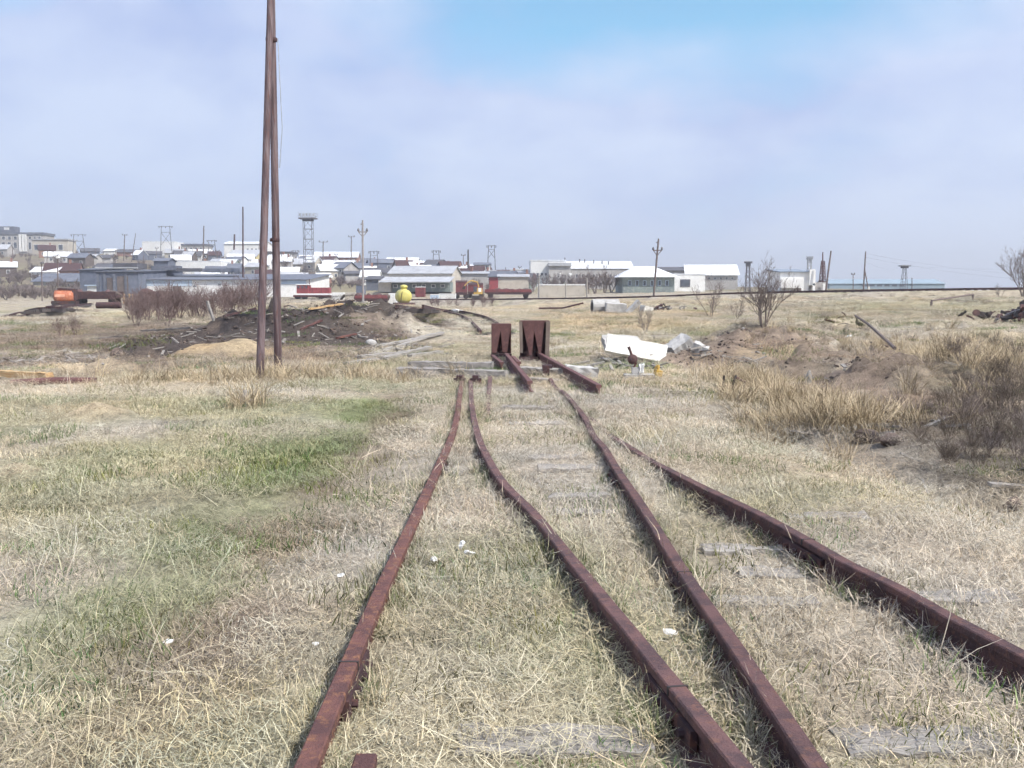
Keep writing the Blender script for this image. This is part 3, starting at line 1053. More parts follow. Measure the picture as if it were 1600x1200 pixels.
    for cx, cy, d, wx, wd, n in ((1215, 645, 13.2, 75, 1.8, 55), (1180, 605, 17.0, 55, 1.8, 45), (1480, 600, 18, 130, 3, 110), (1420, 560, 25, 190, 5, 190), (1250, 640, 14, 60, 1.2, 40), (1560, 575, 20, 70, 4, 90), (430, 590, 17.6, 45, 0.8, 16), (560, 592, 17.5, 130, 0.9, 22), (1180, 1100, 3.45, 22, 0.10, 3), (384, 632, 13.2, 18, 0.25, 6), (900, 880, 5.6, 12, 0.2, 1), (300, 600, 17.2, 160, 0.9, 20), (1300, 655, 12.6, 90, 0.7, 50)):
        p = P(cx, cy, d)
        px.append(np.stack([p.x + rs.normal(0, 0.6, n) * wx / F * d, p.y + rs.normal(0, 0.6, n) * wd], -1))
    xy = np.concatenate(px)
    xy = xy[rail_distance(xy[:, 0], xy[:, 1]) > 0.16]
    tuft_ = [PZ(1172, 1118, 0.0), PZ(1185, 1095, 0.0), PZ(1160, 1135, 0.0), PZ(1195, 1125, 0.0)]
    xy = np.concatenate([xy, [(p.x, p.y) for p in tuft_]])
    n = len(xy)
    z = T(xy[:, 0], xy[:, 1])
    tint = np.array([0.47, 0.38, 0.25]) * rs.uniform(0.7, 1.25, (n, 1))
    s = rs.uniform(0.45, 0.95, n) * np.where(xy[:, 1] < 6, 0.42, 1)
    tint[-4:] = np.array([0.62, 0.55, 0.42])
    scatter('tall_grass', 'tall dry straw clumps on the bank and around the pole feet', talls, np.stack([xy[:, 0], xy[:, 1], z], -1), tint, np.stack([s] * 3, -1), rs)


build_grass()

# ------------------------------------------------------------------ rails
RAILPROF = [(-0.036, 0.0), (-0.030, 0.006), (0.030, 0.006), (0.036, 0.0), (0.036, -0.030), (0.012, -0.042), (0.010, -0.125), (0.060, -0.140), (0.060, -0.152), (-0.060, -0.152), (-0.060, -0.140), (-0.010, -0.125), (-0.012, -0.042), (-0.036, -0.030)]
RAIL_LABELS = {
    'A': 'rusty red rail at far left of the four, running from bottom edge to the timbers',
    'B': 'rusty rail second from left, bending to meet the leftmost rail at the timbers',
    'C': 'rusty rail third from left, passing a tuft of straw and half buried further on',
    'D': 'rusty rail on the far right, standing high and leaving through the right edge',
}
for k in 'ABCD':
    path = catmull(RAILW[k], 0.25)
    for i, p in enumerate(path):
        if p.y > 7.5 and k in 'CD':
            p.z -= 0.06 * max(0.0, math.sin(p.y * 1.15 + ord(k) * 2.1)) ** 2 * min(1, (p.y - 7.5) / 3)
        p.z += 0.010 * math.sin(i * 0.21 + ord(k)) - 0.035 * min(1, max(0, (p.y - 4) / 6)) - (0.06 * min(1, max(0, (p.y - 7.5) / 3)) if k == 'D' else 0)
    path = [p for p in path]
    o = MB().sweep([(a * 0.98, b) for a, b in RAILPROF], path).build('rail', rust_red if k == 'A' else rust)
    tag(o, RAIL_LABELS[k], 'rail', 'four rusty rails through the grass')
    for yj in {'A': (3.75, 8.4), 'B': (3.5, 9.0), 'C': (5.1, 8.0), 'D': (5.6, 8.6)}[k]:
        j = min(range(1, len(path) - 1), key=lambda n_: abs(path[n_].y - yj))
        tv = path[j + 1] - path[j - 1]
        for s_ in (-1, 1):
            f = MB().box((0, s_ * 0.030, -0.082), (0.52, 0.026, 0.075)).build('fishplate', rust_dark, o)
            f.location = path[j]
            f.rotation_euler = (0, 0, math.atan2(tv.y, tv.x))
            for xb in (-0.19, -0.07, 0.07, 0.19):
                MB().lathe([(0.017, -0.012), (0.017, 0.012)], 6, (xb, s_ * 0.053, -0.082), 'y').build('bolt', rust_dark, f)
        g_ = MB().box((0, 0, -0.009), (0.012, 0.079, 0.034)).build('joint_gap', black_iron, o)
        g_.location = path[j]
        g_.rotation_euler = (0, 0, math.atan2(tv.y, tv.x))


def short_rail(p, q, label, m=rust, prof=RAILPROF, group=None):
    pts = [p + (q - p) * t / 6 for t in range(7)]
    return tag(MB().sweep(prof, pts).build('rail_stub', m), label, 'rail', group)


short_rail(PZ(572, 1180, 0.13), PZ(540, 1290, 0.13), 'short rusty rail end beside the leftmost rail at the bottom edge', rust_red)
short_rail(PZ(766, 588, 0.10), PZ(761, 648, 0.04), 'short sunken rusty check rail just behind the meeting rails')

# ------------------------------------------------------------------ old sleepers
for i, (cx_, cy2_, hx_, hy_, lab_) in enumerate(SLEEPW):
    o = MB().rough_box((0, 0, 0), (2 * hx_ + 0.1, 2 * hy_, 0.14), None, 0.006, i, (9, 3, 1)).build('sleeper', old_wood)
    o.location = (cx_, cy2_, TZ(cx_, cy2_) - (0.044 if cy2_ < 4 else (0.042 if cx_ > 1.2 else 0.028)) - 0.006 * (i % 3))
    o.rotation_euler = (random.Random(i).uniform(-.05, .05), random.Random(i + 50).uniform(-.03, .03), random.Random(i + 9).uniform(-.06, .06))
    tag(o, lab_, 'sleeper', 'sleepers showing through the grass')


# ------------------------------------------------------------------ timbers across the track end, loose planks
def timber(p, q, h, dp, label, seed, m=grey_wood, name='timber', cat='timber', group=None, amp=0.008):
    v = q - p
    o = MB().rough_box((0, 0, h / 2), (v.length, dp, h), None, amp, seed, (16 if v.length > 1.2 else 6, 3, 2)).build(name, m)
    o.location = (p + q) / 2
    o.rotation_euler = (0, -math.atan2(v.z, math.hypot(v.x, v.y)), math.atan2(v.y, v.x))
    return tag(o, label, cat, group)


timber(PZ(622, 590, 0.0), PZ(792, 597, -0.03), 0.20, 0.28, 'long weathered grey timber lying across the track end, its left end squared', 3)
timber(PZ(640, 578, 0.0), PZ(770, 580, 0.0), 0.18, 0.24, 'second weathered timber lying directly behind the long front timber', 4)
timber(PZ(740, 600, -0.10), PZ(868, 606, -0.08), 0.16, 0.3, 'low splintered timber under the rail ends right of the long front timber', 5)
timber(PZ(812, 585, 0.0), PZ(905, 590, 0.0), 0.15, 0.3, 'broken pale timber beneath the long rails of the buffer stops', 6, old_wood)
o = MB().rough_box((0, 0, 0), (0.6, 0.45, 0.26), (0, 0.1, 0), 0.012, 12, (5, 4, 3)).build('concrete_block', concrete)
o.location = PZ(908, 590, 0.0) + Vector((0, 0, 0.08))
tag(o, 'pale grey broken concrete block beside the longest buffer rail', 'block')
rg = random.Random(5)
PL = [((583, 556), (668, 530)), ((600, 566), (672, 548)), ((592, 546), (655, 534)), ((618, 540), (690, 524)), ((540, 574), (590, 566)), ((560, 566), (640, 556)), ((600, 552), (640, 545)), ((640, 562), (690, 556))]
for i, (a, b) in enumerate(PL):
    p, q = G(*a), G(*b)
    p.z += 0.03 + 0.03 * (i % 3)
    q.z += 0.06
    timber(p, q, 0.05 + 0.02 * (i % 2), rg.uniform(0.10, 0.2), 'weathered grey plank in the loose heap left of the buffer stops', 30 + i, old_wood, 'plank', 'plank', 'heap of grey planks', 0.006)
timber(G(-40, 590) + Vector((0, 0, 0.05)), G(78, 596) + Vector((0, 0, 0.04)), 0.12, 0.16, 'bright freshly split yellow log at the left edge', 41, fresh_wood, 'log', 'log', None, 0.006)
p, q = G(18, 604), G(150, 598)
o = MB().tube([p + Vector((0, 0, 0.06)), (p + q) / 2 + Vector((0, 0, 0.07)), q + Vector((0, 0, 0.03))], 0.065, 10).build('pipe', rust_plate)
tag(o, 'rusty brown pipe lying in the grass below the yellow log', 'pipe')
for i, (a, b, m_, lb, nm) in enumerate([((470, 518), (503, 506), rust_plate, 'rusty brown beam lying slanted on the dark earth bank', 'beam'), ((526, 532), (556, 527), rust_red, 'thin red bar lying on the dark earth bank', 'bar'),
                                        ((484, 487), (535, 484), fresh_wood, 'pale brown board along the top of the dark earth bank', 'plank'), ((222, 520), (300, 517), old_wood, 'long grey beam lying between the bushes and the coal', 'beam'),
                                        ((327, 508), (338, 535), grey_wood, 'short grey stake leaning beside the burgundy bushes', 'stake'), ((140, 533), (200, 530), grey_wood, 'low grey board in the yellowed field at left', 'plank'),
                                        ((350, 498), (400, 488), rust_dark, 'dark scrap beam on top of the coal heap', 'beam')]):
    p, q = G(*a), G(*b)
    if nm == 'stake':
        q = p + Vector((0.15, 0, 0.0))
        p = p + Vector((-0.1, 0.1, 0.75))
    timber(p + Vector((0, 0, 0.05)), q + Vector((0, 0, 0.08)), 0.06, 0.09, lb, 60 + i, m_, nm, nm, None, 0.006)


# ------------------------------------------------------------------ buffer stops
def buffer_stop(label, px0, px1, pyt, pyb, d, teeth, rails, side_plate, rz):
    base = P((px0 + px1) / 2, pyb, d)
    w = (px1 - px0) / F * d
    h = (pyb - pyt) / F * d
    t = thing('buffer_stop', label, 'buffer stop', base, rz, 'pair of rusty buffer stops')
    x0, x1 = -w / 2, w / 2
    # front plate: a band with tapering legs
    band = h * (0.86 if teeth == 'a' else 0.80)
    if teeth == 'a':
        poly = [(x0, h), (x0 + 0.03 * w, 0.04 * h), (x0 + 0.25 * w, 0.04 * h), (x0 + 0.47 * w, 0.80 * h), (x0 + 0.55 * w, 0.06 * h), (x0 + 0.78 * w, 0.06 * h), (x1, h * 0.96), (x1, h)]
    else:
        poly = [(x0 + 0.06 * w, h), (x0 + 0.10 * w, 0.90 * h), (x0 + 0.33 * w, 0.06 * h), (x0 + 0.42 * w, 0.06 * h), (x0 + 0.49 * w, 0.72 * h), (x0 + 0.65 * w, 0.10 * h), (x0 + 0.72 * w, 0.10 * h), (x0 + 0.84 * w, 0.90 * h), (x0 + 0.86 * w, h)]
    MB().prism(poly, 1, 0.0, 0.02).build('front_plate', rust_plate, t)
    MB().box((0, 0.36, h / 2 - 0.03), (w * 0.98, 0.025, h * 0.97)).build('back_plate', rust_dark, t)  # darker rust than the front, painting in the shade inside the box
    MB().box((0, 0.185, h - 0.013), (w * 0.99, 0.36, 0.022)).build('top_plate', rust_plate, t)
    for s_ in (x0 + 0.012, x1 - 0.012):
        wd = 0.024
        MB().prism([(0.03, h - 0.03), (0.355, h - 0.03), (0.355, 0.0), (0.24, 0.0)], 0, s_ - wd / 2, s_ + wd / 2).build('side_plate', rust_plate, t)
    if side_plate:
        MB().box((x1 - 0.035, -0.03, h / 2), (0.09, 0.03, h * 0.97), (0, 0.03, 0)).build('edge_strip', mat('edge_strip', (0.22, 0.18, 0.15), (0.17, 0.13, 0.11), 4), t)
        MB().box((x0 + 0.03, -0.03, h * 0.55), (0.07, 0.03, h * 0.86), (0, -0.02, 0)).build('edge_strip', MATS['edge_strip'], t)
    MB().box((0, 0.2, -0.04), (w * 1.05, 0.5, 0.07)).build('foot', rust_dark, t)
    for (ax, ay, bx, by, z) in rails:
        p, q = PZ(ax, ay, z + 0.03), PZ(bx, by, z)
        R = Matrix.Rotation(-rz, 3, 'Z')
        pts = [R @ (p + (q - p) * k / 5 - base) for k in range(6)]
        prof = [(a * 1.2, b * 1.15) for a, b in RAILPROF]
        MB().sweep(prof, pts).build('rail', rust_plate, t)
    return t


buffer_stop('smaller left buffer stop, dark rusty plate with one pointed slot', 768, 799, 506, 553, 22.4, 'a', [(791, 552, 828, 596, 0.20), (770, 555, 784, 566, 0.18), (801, 556, 811, 566, 0.18)], False, 0.03)
buffer_stop('bigger right buffer stop, rusty plate with two tapering legs and pale edge', 812, 858, 501, 558, 21.6, 'b', [(838, 549, 936, 602, 0.20)], True, -0.02)
o = MB().box((0, 0, 0), (0.12, 0.3, 0.2)).box((0.02, -0.02, 0.13), (0.18, 0.22, 0.06)).build('rail_chair', rust_dark)
o.location = PZ(853, 590, 0.0) + Vector((0, 0, 0.08))
tag(o, 'dark iron chair block under the longest buffer rail', 'rail chair')
for k, (px, py) in enumerate([(508 + 210, 600), (743, 600)]):
    o = MB().box((0, 0, 0.05), (0.2, 0.14, 0.1)).box((0.0, 0, 0.12), (0.1, 0.16, 0.06)).build('rail_clamp', rust_dark)
    q = PZ(px, py, 0.05)
    o.location = q
    tag(o, ['rusty clamp block on the left rail end at the timbers', 'rusty clamp block on the second rail end at the timbers'][k], 'clamp')


# ------------------------------------------------------------------ twin pole
def twin_pole():
    b = G(420, 588)
    t = thing('utility_pole', 'tall twin leg brown pole leaning together in an A shape at left', 'pole', b)

    def leg(x0, y0, x1, d0, r0, r1):
        p = P(x0, y0, d0)
        q = P(x1, -170, 18.2 if x0 < 420 else 18.55)
        p.z = min(p.z, TZ(p.x, p.y)) - 0.3
        pts = [p + (q - p) * k / 10 - b for k in range(11)]
        return MB().tube(pts, [r0 + (r1 - r0) * k / 10 for k in range(11)], 14).build('leg', pole_steel, t, smooth=True)
    leg(404.5, 592, 427.5, 17.4, 0.074, 0.060)
    leg(434.5, 584, 421.5, 18.7, 0.078, 0.060)
    for yy, px in ((62, 424), (375, 429.5)):
        q = P(px, yy, 18.3) - b
        w = 0.01 if yy < 100 else -0.02
        MB().lathe([(0.10 + w * 0.5, -0.03), (0.105 + w * 0.5, 0.0), (0.10 + w * 0.5, 0.03)], 14, tuple(q)).build('band', rust_dark, t)
    MB().tube([P(434, 60, 18.2) - b, P(438, 140, 18.1) - b, P(441, 200, 18.1) - b, P(437, 262, 18.2) - b], 0.007, 5).build('hanging_wire', wire_mat, t)
    MB().tube([P(416, -20, 18.2) - b, P(411, -60, 18.2) - b, P(405, -170, 18.2) - b], 0.007, 5).build('hanging_wire', wire_mat, t)
    MB().box(tuple(P(424, -150, 18.4) - b), (1.5, 0.12, 0.12)).build('crossarm', pole_wood, t)


twin_pole()


# ------------------------------------------------------------------ concrete slabs and scrap at right
def slab(px, py, d, size, rot, label, m, seed, dz=0.0, name='concrete_slab', cat='slab', group=None):
    p = P(px, py, d)
    o = MB().rough_box((0, 0, 0), size, None, min(0.01, min(size) * 0.06), seed, (5, 4, 1)).build(name, m)
    o.location = (p.x, p.y, p.z + dz)
    o.rotation_euler = rot
    return tag(o, label, cat, group)


slab(994, 546, 22.0, (1.40, 0.46, 0.12), (0.95, 0.20, -0.06), 'long white concrete slab leaning in the heap right of the buffers', white_conc, 1)
slab(972, 538, 22.6, (0.9, 0.6, 0.16), (0.45, 0.05, 0.15), 'grey concrete slab tilted behind the long white slab', concrete, 2)
slab(1062, 541, 22.5, (0.55, 0.42, 0.30), (0.25, -0.55, 0.3), 'larger tilted grey concrete block on the dug earth', concrete, 3, name='concrete_block', cat='block')
slab(1093, 546, 22.0, (0.34, 0.38, 0.26), (0.1, 0.45, -0.25), 'smaller tilted grey concrete block right of the larger one', concrete, 4, name='concrete_block', cat='block')
slab(1195, 527, 31, (1.7, 0.5, 0.08), (0.1, -0.04, 0.2), 'thin white board on top of the dug earth bank', white_conc, 5, -0.05, 'board', 'board')
for i, (a, b) in enumerate([((930, 555), (985, 562)), ((945, 548), (975, 558)), ((940, 562), (948, 572)), ((955, 566), (995, 563))]):
    p, q = G(*a), G(*b)
    timber(p + Vector((0, 0, 0.03)), q + Vector((0, 0, 0.06 + 0.03 * i)), 0.035, 0.07, 'thin broken stick scattered before the long white slab', 80 + i, old_wood, 'stick', 'stick', 'sticks before the white slab', 0.008)
# switch lever with round counterweight
b = G(994, 590)
t = thing('switch_stand', 'rusty switch lever with round counterweight before the white slab', 'switch stand', b)
MB().box((0.05, 0, 0.03), (0.55, 0.3, 0.07)).box((-0.02, 0, 0.12), (0.12, 0.14, 0.14)).build('base', concrete, t)
MB().tube([(0.02, 0, 0.08), (-0.04, 0, 0.2), (0.0, 0, 0.28)], 0.026, 8).build('stalk', rust, t)
MB().lathe([(0.04, -0.08), (0.08, -0.06), (0.095, 0.0), (0.08, 0.06), (0.04, 0.08)], 16, (-0.07, 0, 0.34), 'y').build('counterweight', rust, t)
MB().tube([(-0.07, 0, 0.36), (-0.12, -0.02, 0.50), (-0.15, -0.02, 0.57)], [0.03, 0.022, 0.03], 8).build('handle', rust, t)
MB().rough_box((0.09, -0.05, 0.18), (0.08, 0.08, 0.16), None, 0.01, 4).build('lamp_stub', white_paint, t)
p = G(1028, 590)
o = MB().box((0, 0, 0.09), (0.13, 0.11, 0.11), (0.1, 0.2, 0.3)).lathe([(0.03, 0.15), (0.035, 0.2), (0.03, 0.24)], 8).tube([(-0.06, 0, 0.16), (-0.04, 0, 0.22), (0.03, 0, 0.22)], 0.012, 6).build('canister', amber_paint)
o.location = p
tag(o, 'small yellow plastic canister lying beside the switch lever', 'canister')
# bent iron frame in the straw
b = G(1145, 616)
t = thing('iron_frame', 'bent black iron frame sticking out of the straw', 'iron frame', b, 0.2)
k_ = b.y / F
MB().tube([(-20 * k_, 0, -0.05), (-17 * k_, 0, 14 * k_), (-15 * k_, 0, 30 * k_)], 0.018, 6).build('upright', black_iron, t)
MB().tube([(4 * k_, 0, -0.05), (-3 * k_, -0.05, 10 * k_), (-1 * k_, -0.05, 22 * k_), (5 * k_, 0, 30 * k_)], 0.018, 6).build('curved_bar', black_iron, t)
MB().tube([(4 * k_, 0, 27 * k_), (15 * k_, 0.05, 22 * k_), (24 * k_, 0.1, 18 * k_)], 0.02, 6).build('top_bar', rust_dark, t)
MB().tube([(-16 * k_, 0, 16 * k_), (0, 0, 4 * k_)], 0.013, 6).build('brace', black_iron, t)
MB().tube([(24 * k_, 0.1, 20 * k_), (23 * k_, 0.1, -0.05)], 0.016, 6).build('upright', black_iron, t)

# scrap row on the embankment slope
b = G(925, 489)
k_ = b.y / F
t = thing('drain_culvert', 'round ended grey concrete culvert at left end of the far slab row', 'culvert', b, 0.15)
MB().lathe([(0.3 * 1, 0), (0.42, 0.0), (0.42, 1.5), (0.3, 1.5), (0.28, 1.4)], 16, (0, 0, 0.34), 'x').build('barrel', concrete, t)
MB().lathe([(0.27, -0.012), (0.29, 0.004)], 16, (0, 0, 0.34), 'x').build('bore_shade', black_iron, t)  # black disc on the closed end, painted for the shade inside the pipe
MB().box((1.1, -0.42, 0.2), (0.3, 0.1, 0.5)).build('rib', dark_conc, t)
slab(962, 481, b.y - 0.6, (1.15, 0.5, 0.5), (0.1, 0.05, 0.1), 'thick pale concrete slab standing mid row on the far slope', concrete, 21)
slab(944, 480, b.y + 0.6, (1.0, 0.4, 0.45), (0.05, -0.1, 0.25), 'dirty concrete slab behind the culvert on the far slope', dark_conc, 22)
slab(989, 480, b.y - 1.2, (0.95, 0.35, 0.22), (0.2, -0.75, 0.1), 'steeply leaning concrete beam at right end of the far slab row', concrete, 23, name='concrete_beam', cat='beam')
slab(1010, 484, b.y - 0.8, (0.6, 0.5, 0.4), (0.1, 0.2, 0.4), 'broken concrete lump between leaning beam and dark scrap', white_conc, 24, name='concrete_block', cat='block')
MBs = MB().tube([(-2.6, 0.4, 0.18), (-1.2, 0.3, 0.2), (0, 0.2, 0.5)], 0.05, 6)
o = MBs.build('pipe', rust_dark)
o.location = G(912, 487)
tag(o, 'thin dark pipe lying left of the far concrete slabs', 'pipe')


def scrap(px, py, w, h, dep, n, label, seed, mats_, name='scrap_heap'):
    b = G(px, py)
    t = thing(name, label, 'scrap heap', b)
    rg = random.Random(seed)
    for i in range(n):
        a = Vector((rg.uniform(-w, w) / 2, rg.uniform(-dep, dep) / 2, 0))
        env = h * max(0.15, 1 - (2 * a.x / w) ** 2)
        L = rg.uniform(0.3, 1.0) * w * 0.35
        yaw = rg.uniform(0, 3.14)
        tl = rg.uniform(-0.6, 0.6)
        z = rg.uniform(0.0, 0.75) * env
        k = rg.random()
        m = rg.choice(mats_)
        dv = Vector((math.cos(yaw) * math.cos(tl), math.sin(yaw) * math.cos(tl), math.sin(tl))) * L / 2
        c = a + Vector((0, 0, z * 0.8 + 0.04 + TZ(b.x + a.x, b.y + a.y) - b.z))
        if k < 0.45:
            MB().tube([c - dv, c + dv * 0.2 + Vector((0, 0, 0.03)), c + dv], h * rg.uniform(0.03, 0.07), 6).build('bar', m, t)
        elif k < 0.8:
            MB().rough_box(c, (L * 0.7, L * rg.uniform(0.2, 0.5), h * rg.uniform(0.08, 0.2)), (tl, rg.uniform(-.6, .6), yaw), 0.03, seed + i, (3, 3, 1)).build('sheet', m, t)
        else:
            r = h * rg.uniform(0.14, 0.26)
            MB().lathe([(r * 0.6, -r * 0.4), (r, -r * 0.4), (r, r * 0.4), (r * 0.6, r * 0.4)], 12, c, rg.choice('xy')).build('wheel', m, t)
    return t


scrap(1040, 488, 2.0, 0.62, 0.9, 16, 'dark tangle of scrap iron right of the far concrete slabs', 3, [black_iron, rust_dark, dark_conc, black_iron])
scrap(1075, 486, 1.2, 0.45, 0.7, 8, 'small rusty scrap tangle at the right end of the far slab row', 4, [rust, old_wood, concrete])
scrap(1602, 503, 2.4, 1.3, 1.6, 40, 'large black and rust scrap heap at the right edge', 5, [black_iron, rust_dark, black_iron, rust, steel_grey])
scrap(1530, 500, 2.4, 0.7, 1.4, 14, 'low rusty scrap spread left of the large right edge heap', 6, [rust_dark, rust, black_iron])
scrap(1325, 512, 1.5, 0.35, 0.8, 7, 'small black scrap patch in the grass slope at the fallen pole', 7, [black_iron, rust_dark])
p, q = G(1336, 508), G(1398, 546)
o = MB().tube([p + Vector((0, 0, 0.3)), (p + q) / 2 + Vector((0, 0, 0.22)), q + Vector((0, 0, 0.03))], 0.036, 8).tube([p + Vector((0.05, 0, 0.28)), p + Vector((0.1, 0.02, -0.1))], 0.05, 6).build('fallen_pole', pole_wood)
tag(o, 'fallen thin dark pole sloping through the grass at right', 'fallen pole')
p, q = G(1455, 482), G(1520, 470)
o = MB().tube([p + Vector((0, 0, 0.45)), (p + q) / 2 + Vector((0, 0, 0.42)), q + Vector((0, 0, 0.4))], 0.05, 8).tube([p + Vector((0, 0, 0.4)), p + Vector((0, 0, -0.2))], 0.07, 6).tube([q + Vector((0, 0, 0.4)), q + Vector((0, 0, -0.2))], 0.07, 6).build('rail_barrier', pole_wood)
tag(o, 'low dark pole barrier on two posts below the right skyline', 'barrier')

# litter
LIT = [(722, 862, 0.06, 'white torn paper scrap standing up between the left rails'), (735, 876, 0.08, 'pale blue white flat scrap just below the torn paper'), (677, 884, 0.05, 'tiny white scrap left of the torn paper'), (1045, 1002, 0.075, 'white crumpled rag between the second and third rails'),
       (494, 1018, 0.04, 'small white scrap left of the leftmost rail'), (531, 910, 0.06, 'tiny white crumb high up left of the leftmost rail'), (262, 1016, 0.05, 'tiny white scrap in the worn path'), (715, 492, 0.9, 'white flat debris left of the pair on the sandy track'), (722, 490, 0.6, 'white debris lump on the sandy track beside the dark rail'),
       (1325, 527, 0.25, 'small white scrap on the right grass slope'), (1003, 583, 0.12, 'white crumpled bag at the switch lever'), (705, 574, 0.16, 'orange and white scrap behind the long front timber'), (580, 540, 0.32, 'pale boulder at the left end of the plank heap')]
for i, (px, py, s_, lb) in enumerate(LIT):
    p = G(px, py)
    o = MB().rock((0, 0, 0), (s_ * 1.2, s_, s_ * (0.9 if i in (0, 11, 12) else 0.45)), 100 + i, 2, 0.9 if i != 12 else 0.4).build('rock' if i == 12 else 'litter_scrap', concrete if i == 12 else litter_white)
    o.location = p + Vector((0, 0, s_ * 0.2 + (0.03 if i < 7 else 0)))
    tag(o, lb, 'boulder' if i == 12 else 'litter')

# rubble and clods too many to count
rs = np.random.RandomState(3)


def rubble(name, label, m, spots, seed):
    mb = MB()
    rg = random.Random(seed)
    protos = [MB().rock((0, 0, 0), (1, 0.8, 0.55), seed + i, 1, 1.1) for i in range(6)]
    for px, py, d, wx, wd, n, s0, s1 in spots:
        c = P(px, py, d)
        for i in range(n):
            x = c.x + rg.gauss(0, 0.5) * wx / F * d
            y = c.y + rg.gauss(0, 0.5) * wd
            s_ = s0 * (s1 / s0) ** (rg.random() ** 2)
            z = TZ(x, y) + s_ * 0.15
            a = rg.uniform(0, 6.28)
            ca, sa = math.cos(a) * s_, math.sin(a) * s_
            pr = rg.choice(protos)
            mb.add([(x + v[0] * ca - v[1] * sa, y + v[0] * sa + v[1] * ca, z + v[2] * s_) for v in pr.v], pr.f)
    o = mb.build(name, m)
    o['kind'] = 'stuff'
    tag(o, label, 'rubble')


rubble('earth_clods', 'dark clods of earth and coal over the left bank and dug mound', clod_mat, [(130, 555, 26, 240, 4, 260, 0.04, 0.2), (60, 575, 22, 130, 1.5, 100, 0.03, 0.16), (640, 500, 50, 120, 8, 160, 0.05, 0.3), (430, 525, 32, 200, 5, 420, 0.05, 0.3), (560, 505, 38, 170, 6, 360, 0.05, 0.3), (250, 545, 28, 110, 2, 160, 0.04, 0.2), (1170, 550, 26, 110, 2.5, 260, 0.04, 0.18), (1090, 578, 21.5, 90, 1.2, 240, 0.03, 0.14), (1400, 660, 12.8, 170, 1.0, 160, 0.03, 0.13), (1310, 605, 17.5, 150, 1.6, 180, 0.03, 0.16)], 1)
rubble('stone_rubble', 'pale stones and brick bits strewn over the earth banks', rock_mat, [(480, 530, 31, 230, 5, 130, 0.04, 0.22), (610, 515, 36, 120, 6, 90, 0.04, 0.25), (1120, 560, 24, 150, 2.5, 110, 0.04, 0.2), (700, 540, 28, 90, 5, 70, 0.03, 0.14), (890, 550, 24, 80, 3, 50, 0.03, 0.14), (160, 580, 20.5, 120, 0.8, 60, 0.03, 0.15)], 2)
o = MB().rock((0, 0, 0.05), (0.5, 0.4, 0.5), 71, 2, 0.5).build('clod', clod_mat)
o.location = G(183, 557)
tag(o, 'single dark lump lying at the edge of the coal in the left field', 'clod')
for i, (px, py, s_, lb) in enumerate([(1583, 795, 0.16, 'dark stone at the right edge before the brush'), (1352, 690, 0.28, 'dark flat stone in the ditch bottom'), (1370, 650, 0.3, 'black lump under the overhang of the ditch'), (1283, 625, 0.25, 'dark clod on the bank above the ditch'), (1390, 695, 0.22, 'dark stone right of the flat one in the ditch'), (1440, 645, 0.25, 'black clod among the ditch straw')]):
    o = MB().rock((0, 0, 0), (s_ * 1.6, s_, s_), 90 + i, 2, 0.5).build('stone', clod_mat)
    o.location = G(px, py) + Vector((0, 0, s_ * 0.2))
    tag(o, lb, 'stone')
# tree stumps in the left grass
for px, py, h, lb in ((380, 638, 0.26, 'small grey splintered stump in the grass below the twin pole'), (1262, 598, 0.22, 'dark stump on the dug bank at right')):
    o = MB().tube([(0, 0, -0.1), (0.02, 0, h * 0.6), (0.03, 0.02, h)], [0.07, 0.05, 0.02], 8).tube([(0, 0, 0), (-0.06, 0, h * 0.7)], [0.04, 0.012], 6).tube([(0, 0, 0), (0.12, 0, h * 0.5)], [0.04, 0.012], 6).build('stump', grey_wood)
    o.location = G(px, py)
    tag(o, lb, 'stump')


# ------------------------------------------------------------------ tracks on the embankment and in the yard
def track(name, label, pts, gauge=1.5, lift=0.2, step=2.0, sl=0.6, extra_h=1.0):
    path = catmull(pts, step)
    t = thing(name, label, 'railway track', path[0].copy())
    loc = path[0].copy()
    prof = [(-0.05, 0), (0.05, 0), (0.05, -0.16 * extra_h), (-0.05, -0.16 * extra_h)]
    for s_ in (-1, 1):
        pp = []
        for i, p in enumerate(path):
            tv = path[min(i + 1, len(path) - 1)] - path[max(i - 1, 0)]
            sd = Vector((tv.y, -tv.x, 0)).normalized()
            q = p + sd * s_ * gauge / 2 - loc
            pp.append(q + Vector((0, 0, lift)))
        MB().sweep(prof, pp).build('rail', rust_dark, t)
    mb = MB()
    fine = catmull(pts, sl)
    for i, p in enumerate(fine[:-1]):
        tv = fine[i + 1] - p
        mb.box(p - loc + Vector((0, 0, lift - 0.16 - 0.09)), (0.24, gauge * 1.6, 0.18), (0, 0, math.atan2(tv.y, tv.x)))
    s = mb.build('sleepers', mat('tarred_sleeper', (0.10, 0.085, 0.08), (0.07, 0.06, 0.06), 3), t)
    s['kind'] = 'stuff'
    return t


track('railway_track', 'dark railway line along the embankment crossing behind the buffers to the right edge', [Vector((p.x, p.y, p.z - 0.22)) for p in EMB], lift=0.20, step=3)
yt_ = [G(773, 524), G(748, 503), G(730, 496), G(700, 489), G(668, 486), G(640, 484)]
track('railway_track', 'curved yard track running from the left buffer stop to the yellow tank wagon', yt_, lift=0.20, step=1.5, gauge=1.07)
lt_ = [G(-60, 505), G(0, 500), G(45, 488), G(95, 479), G(140, 474)]
track('railway_track', 'curving yard track entering at the left edge towards the sand cone', lt_, lift=0.08, step=2, gauge=1.07)


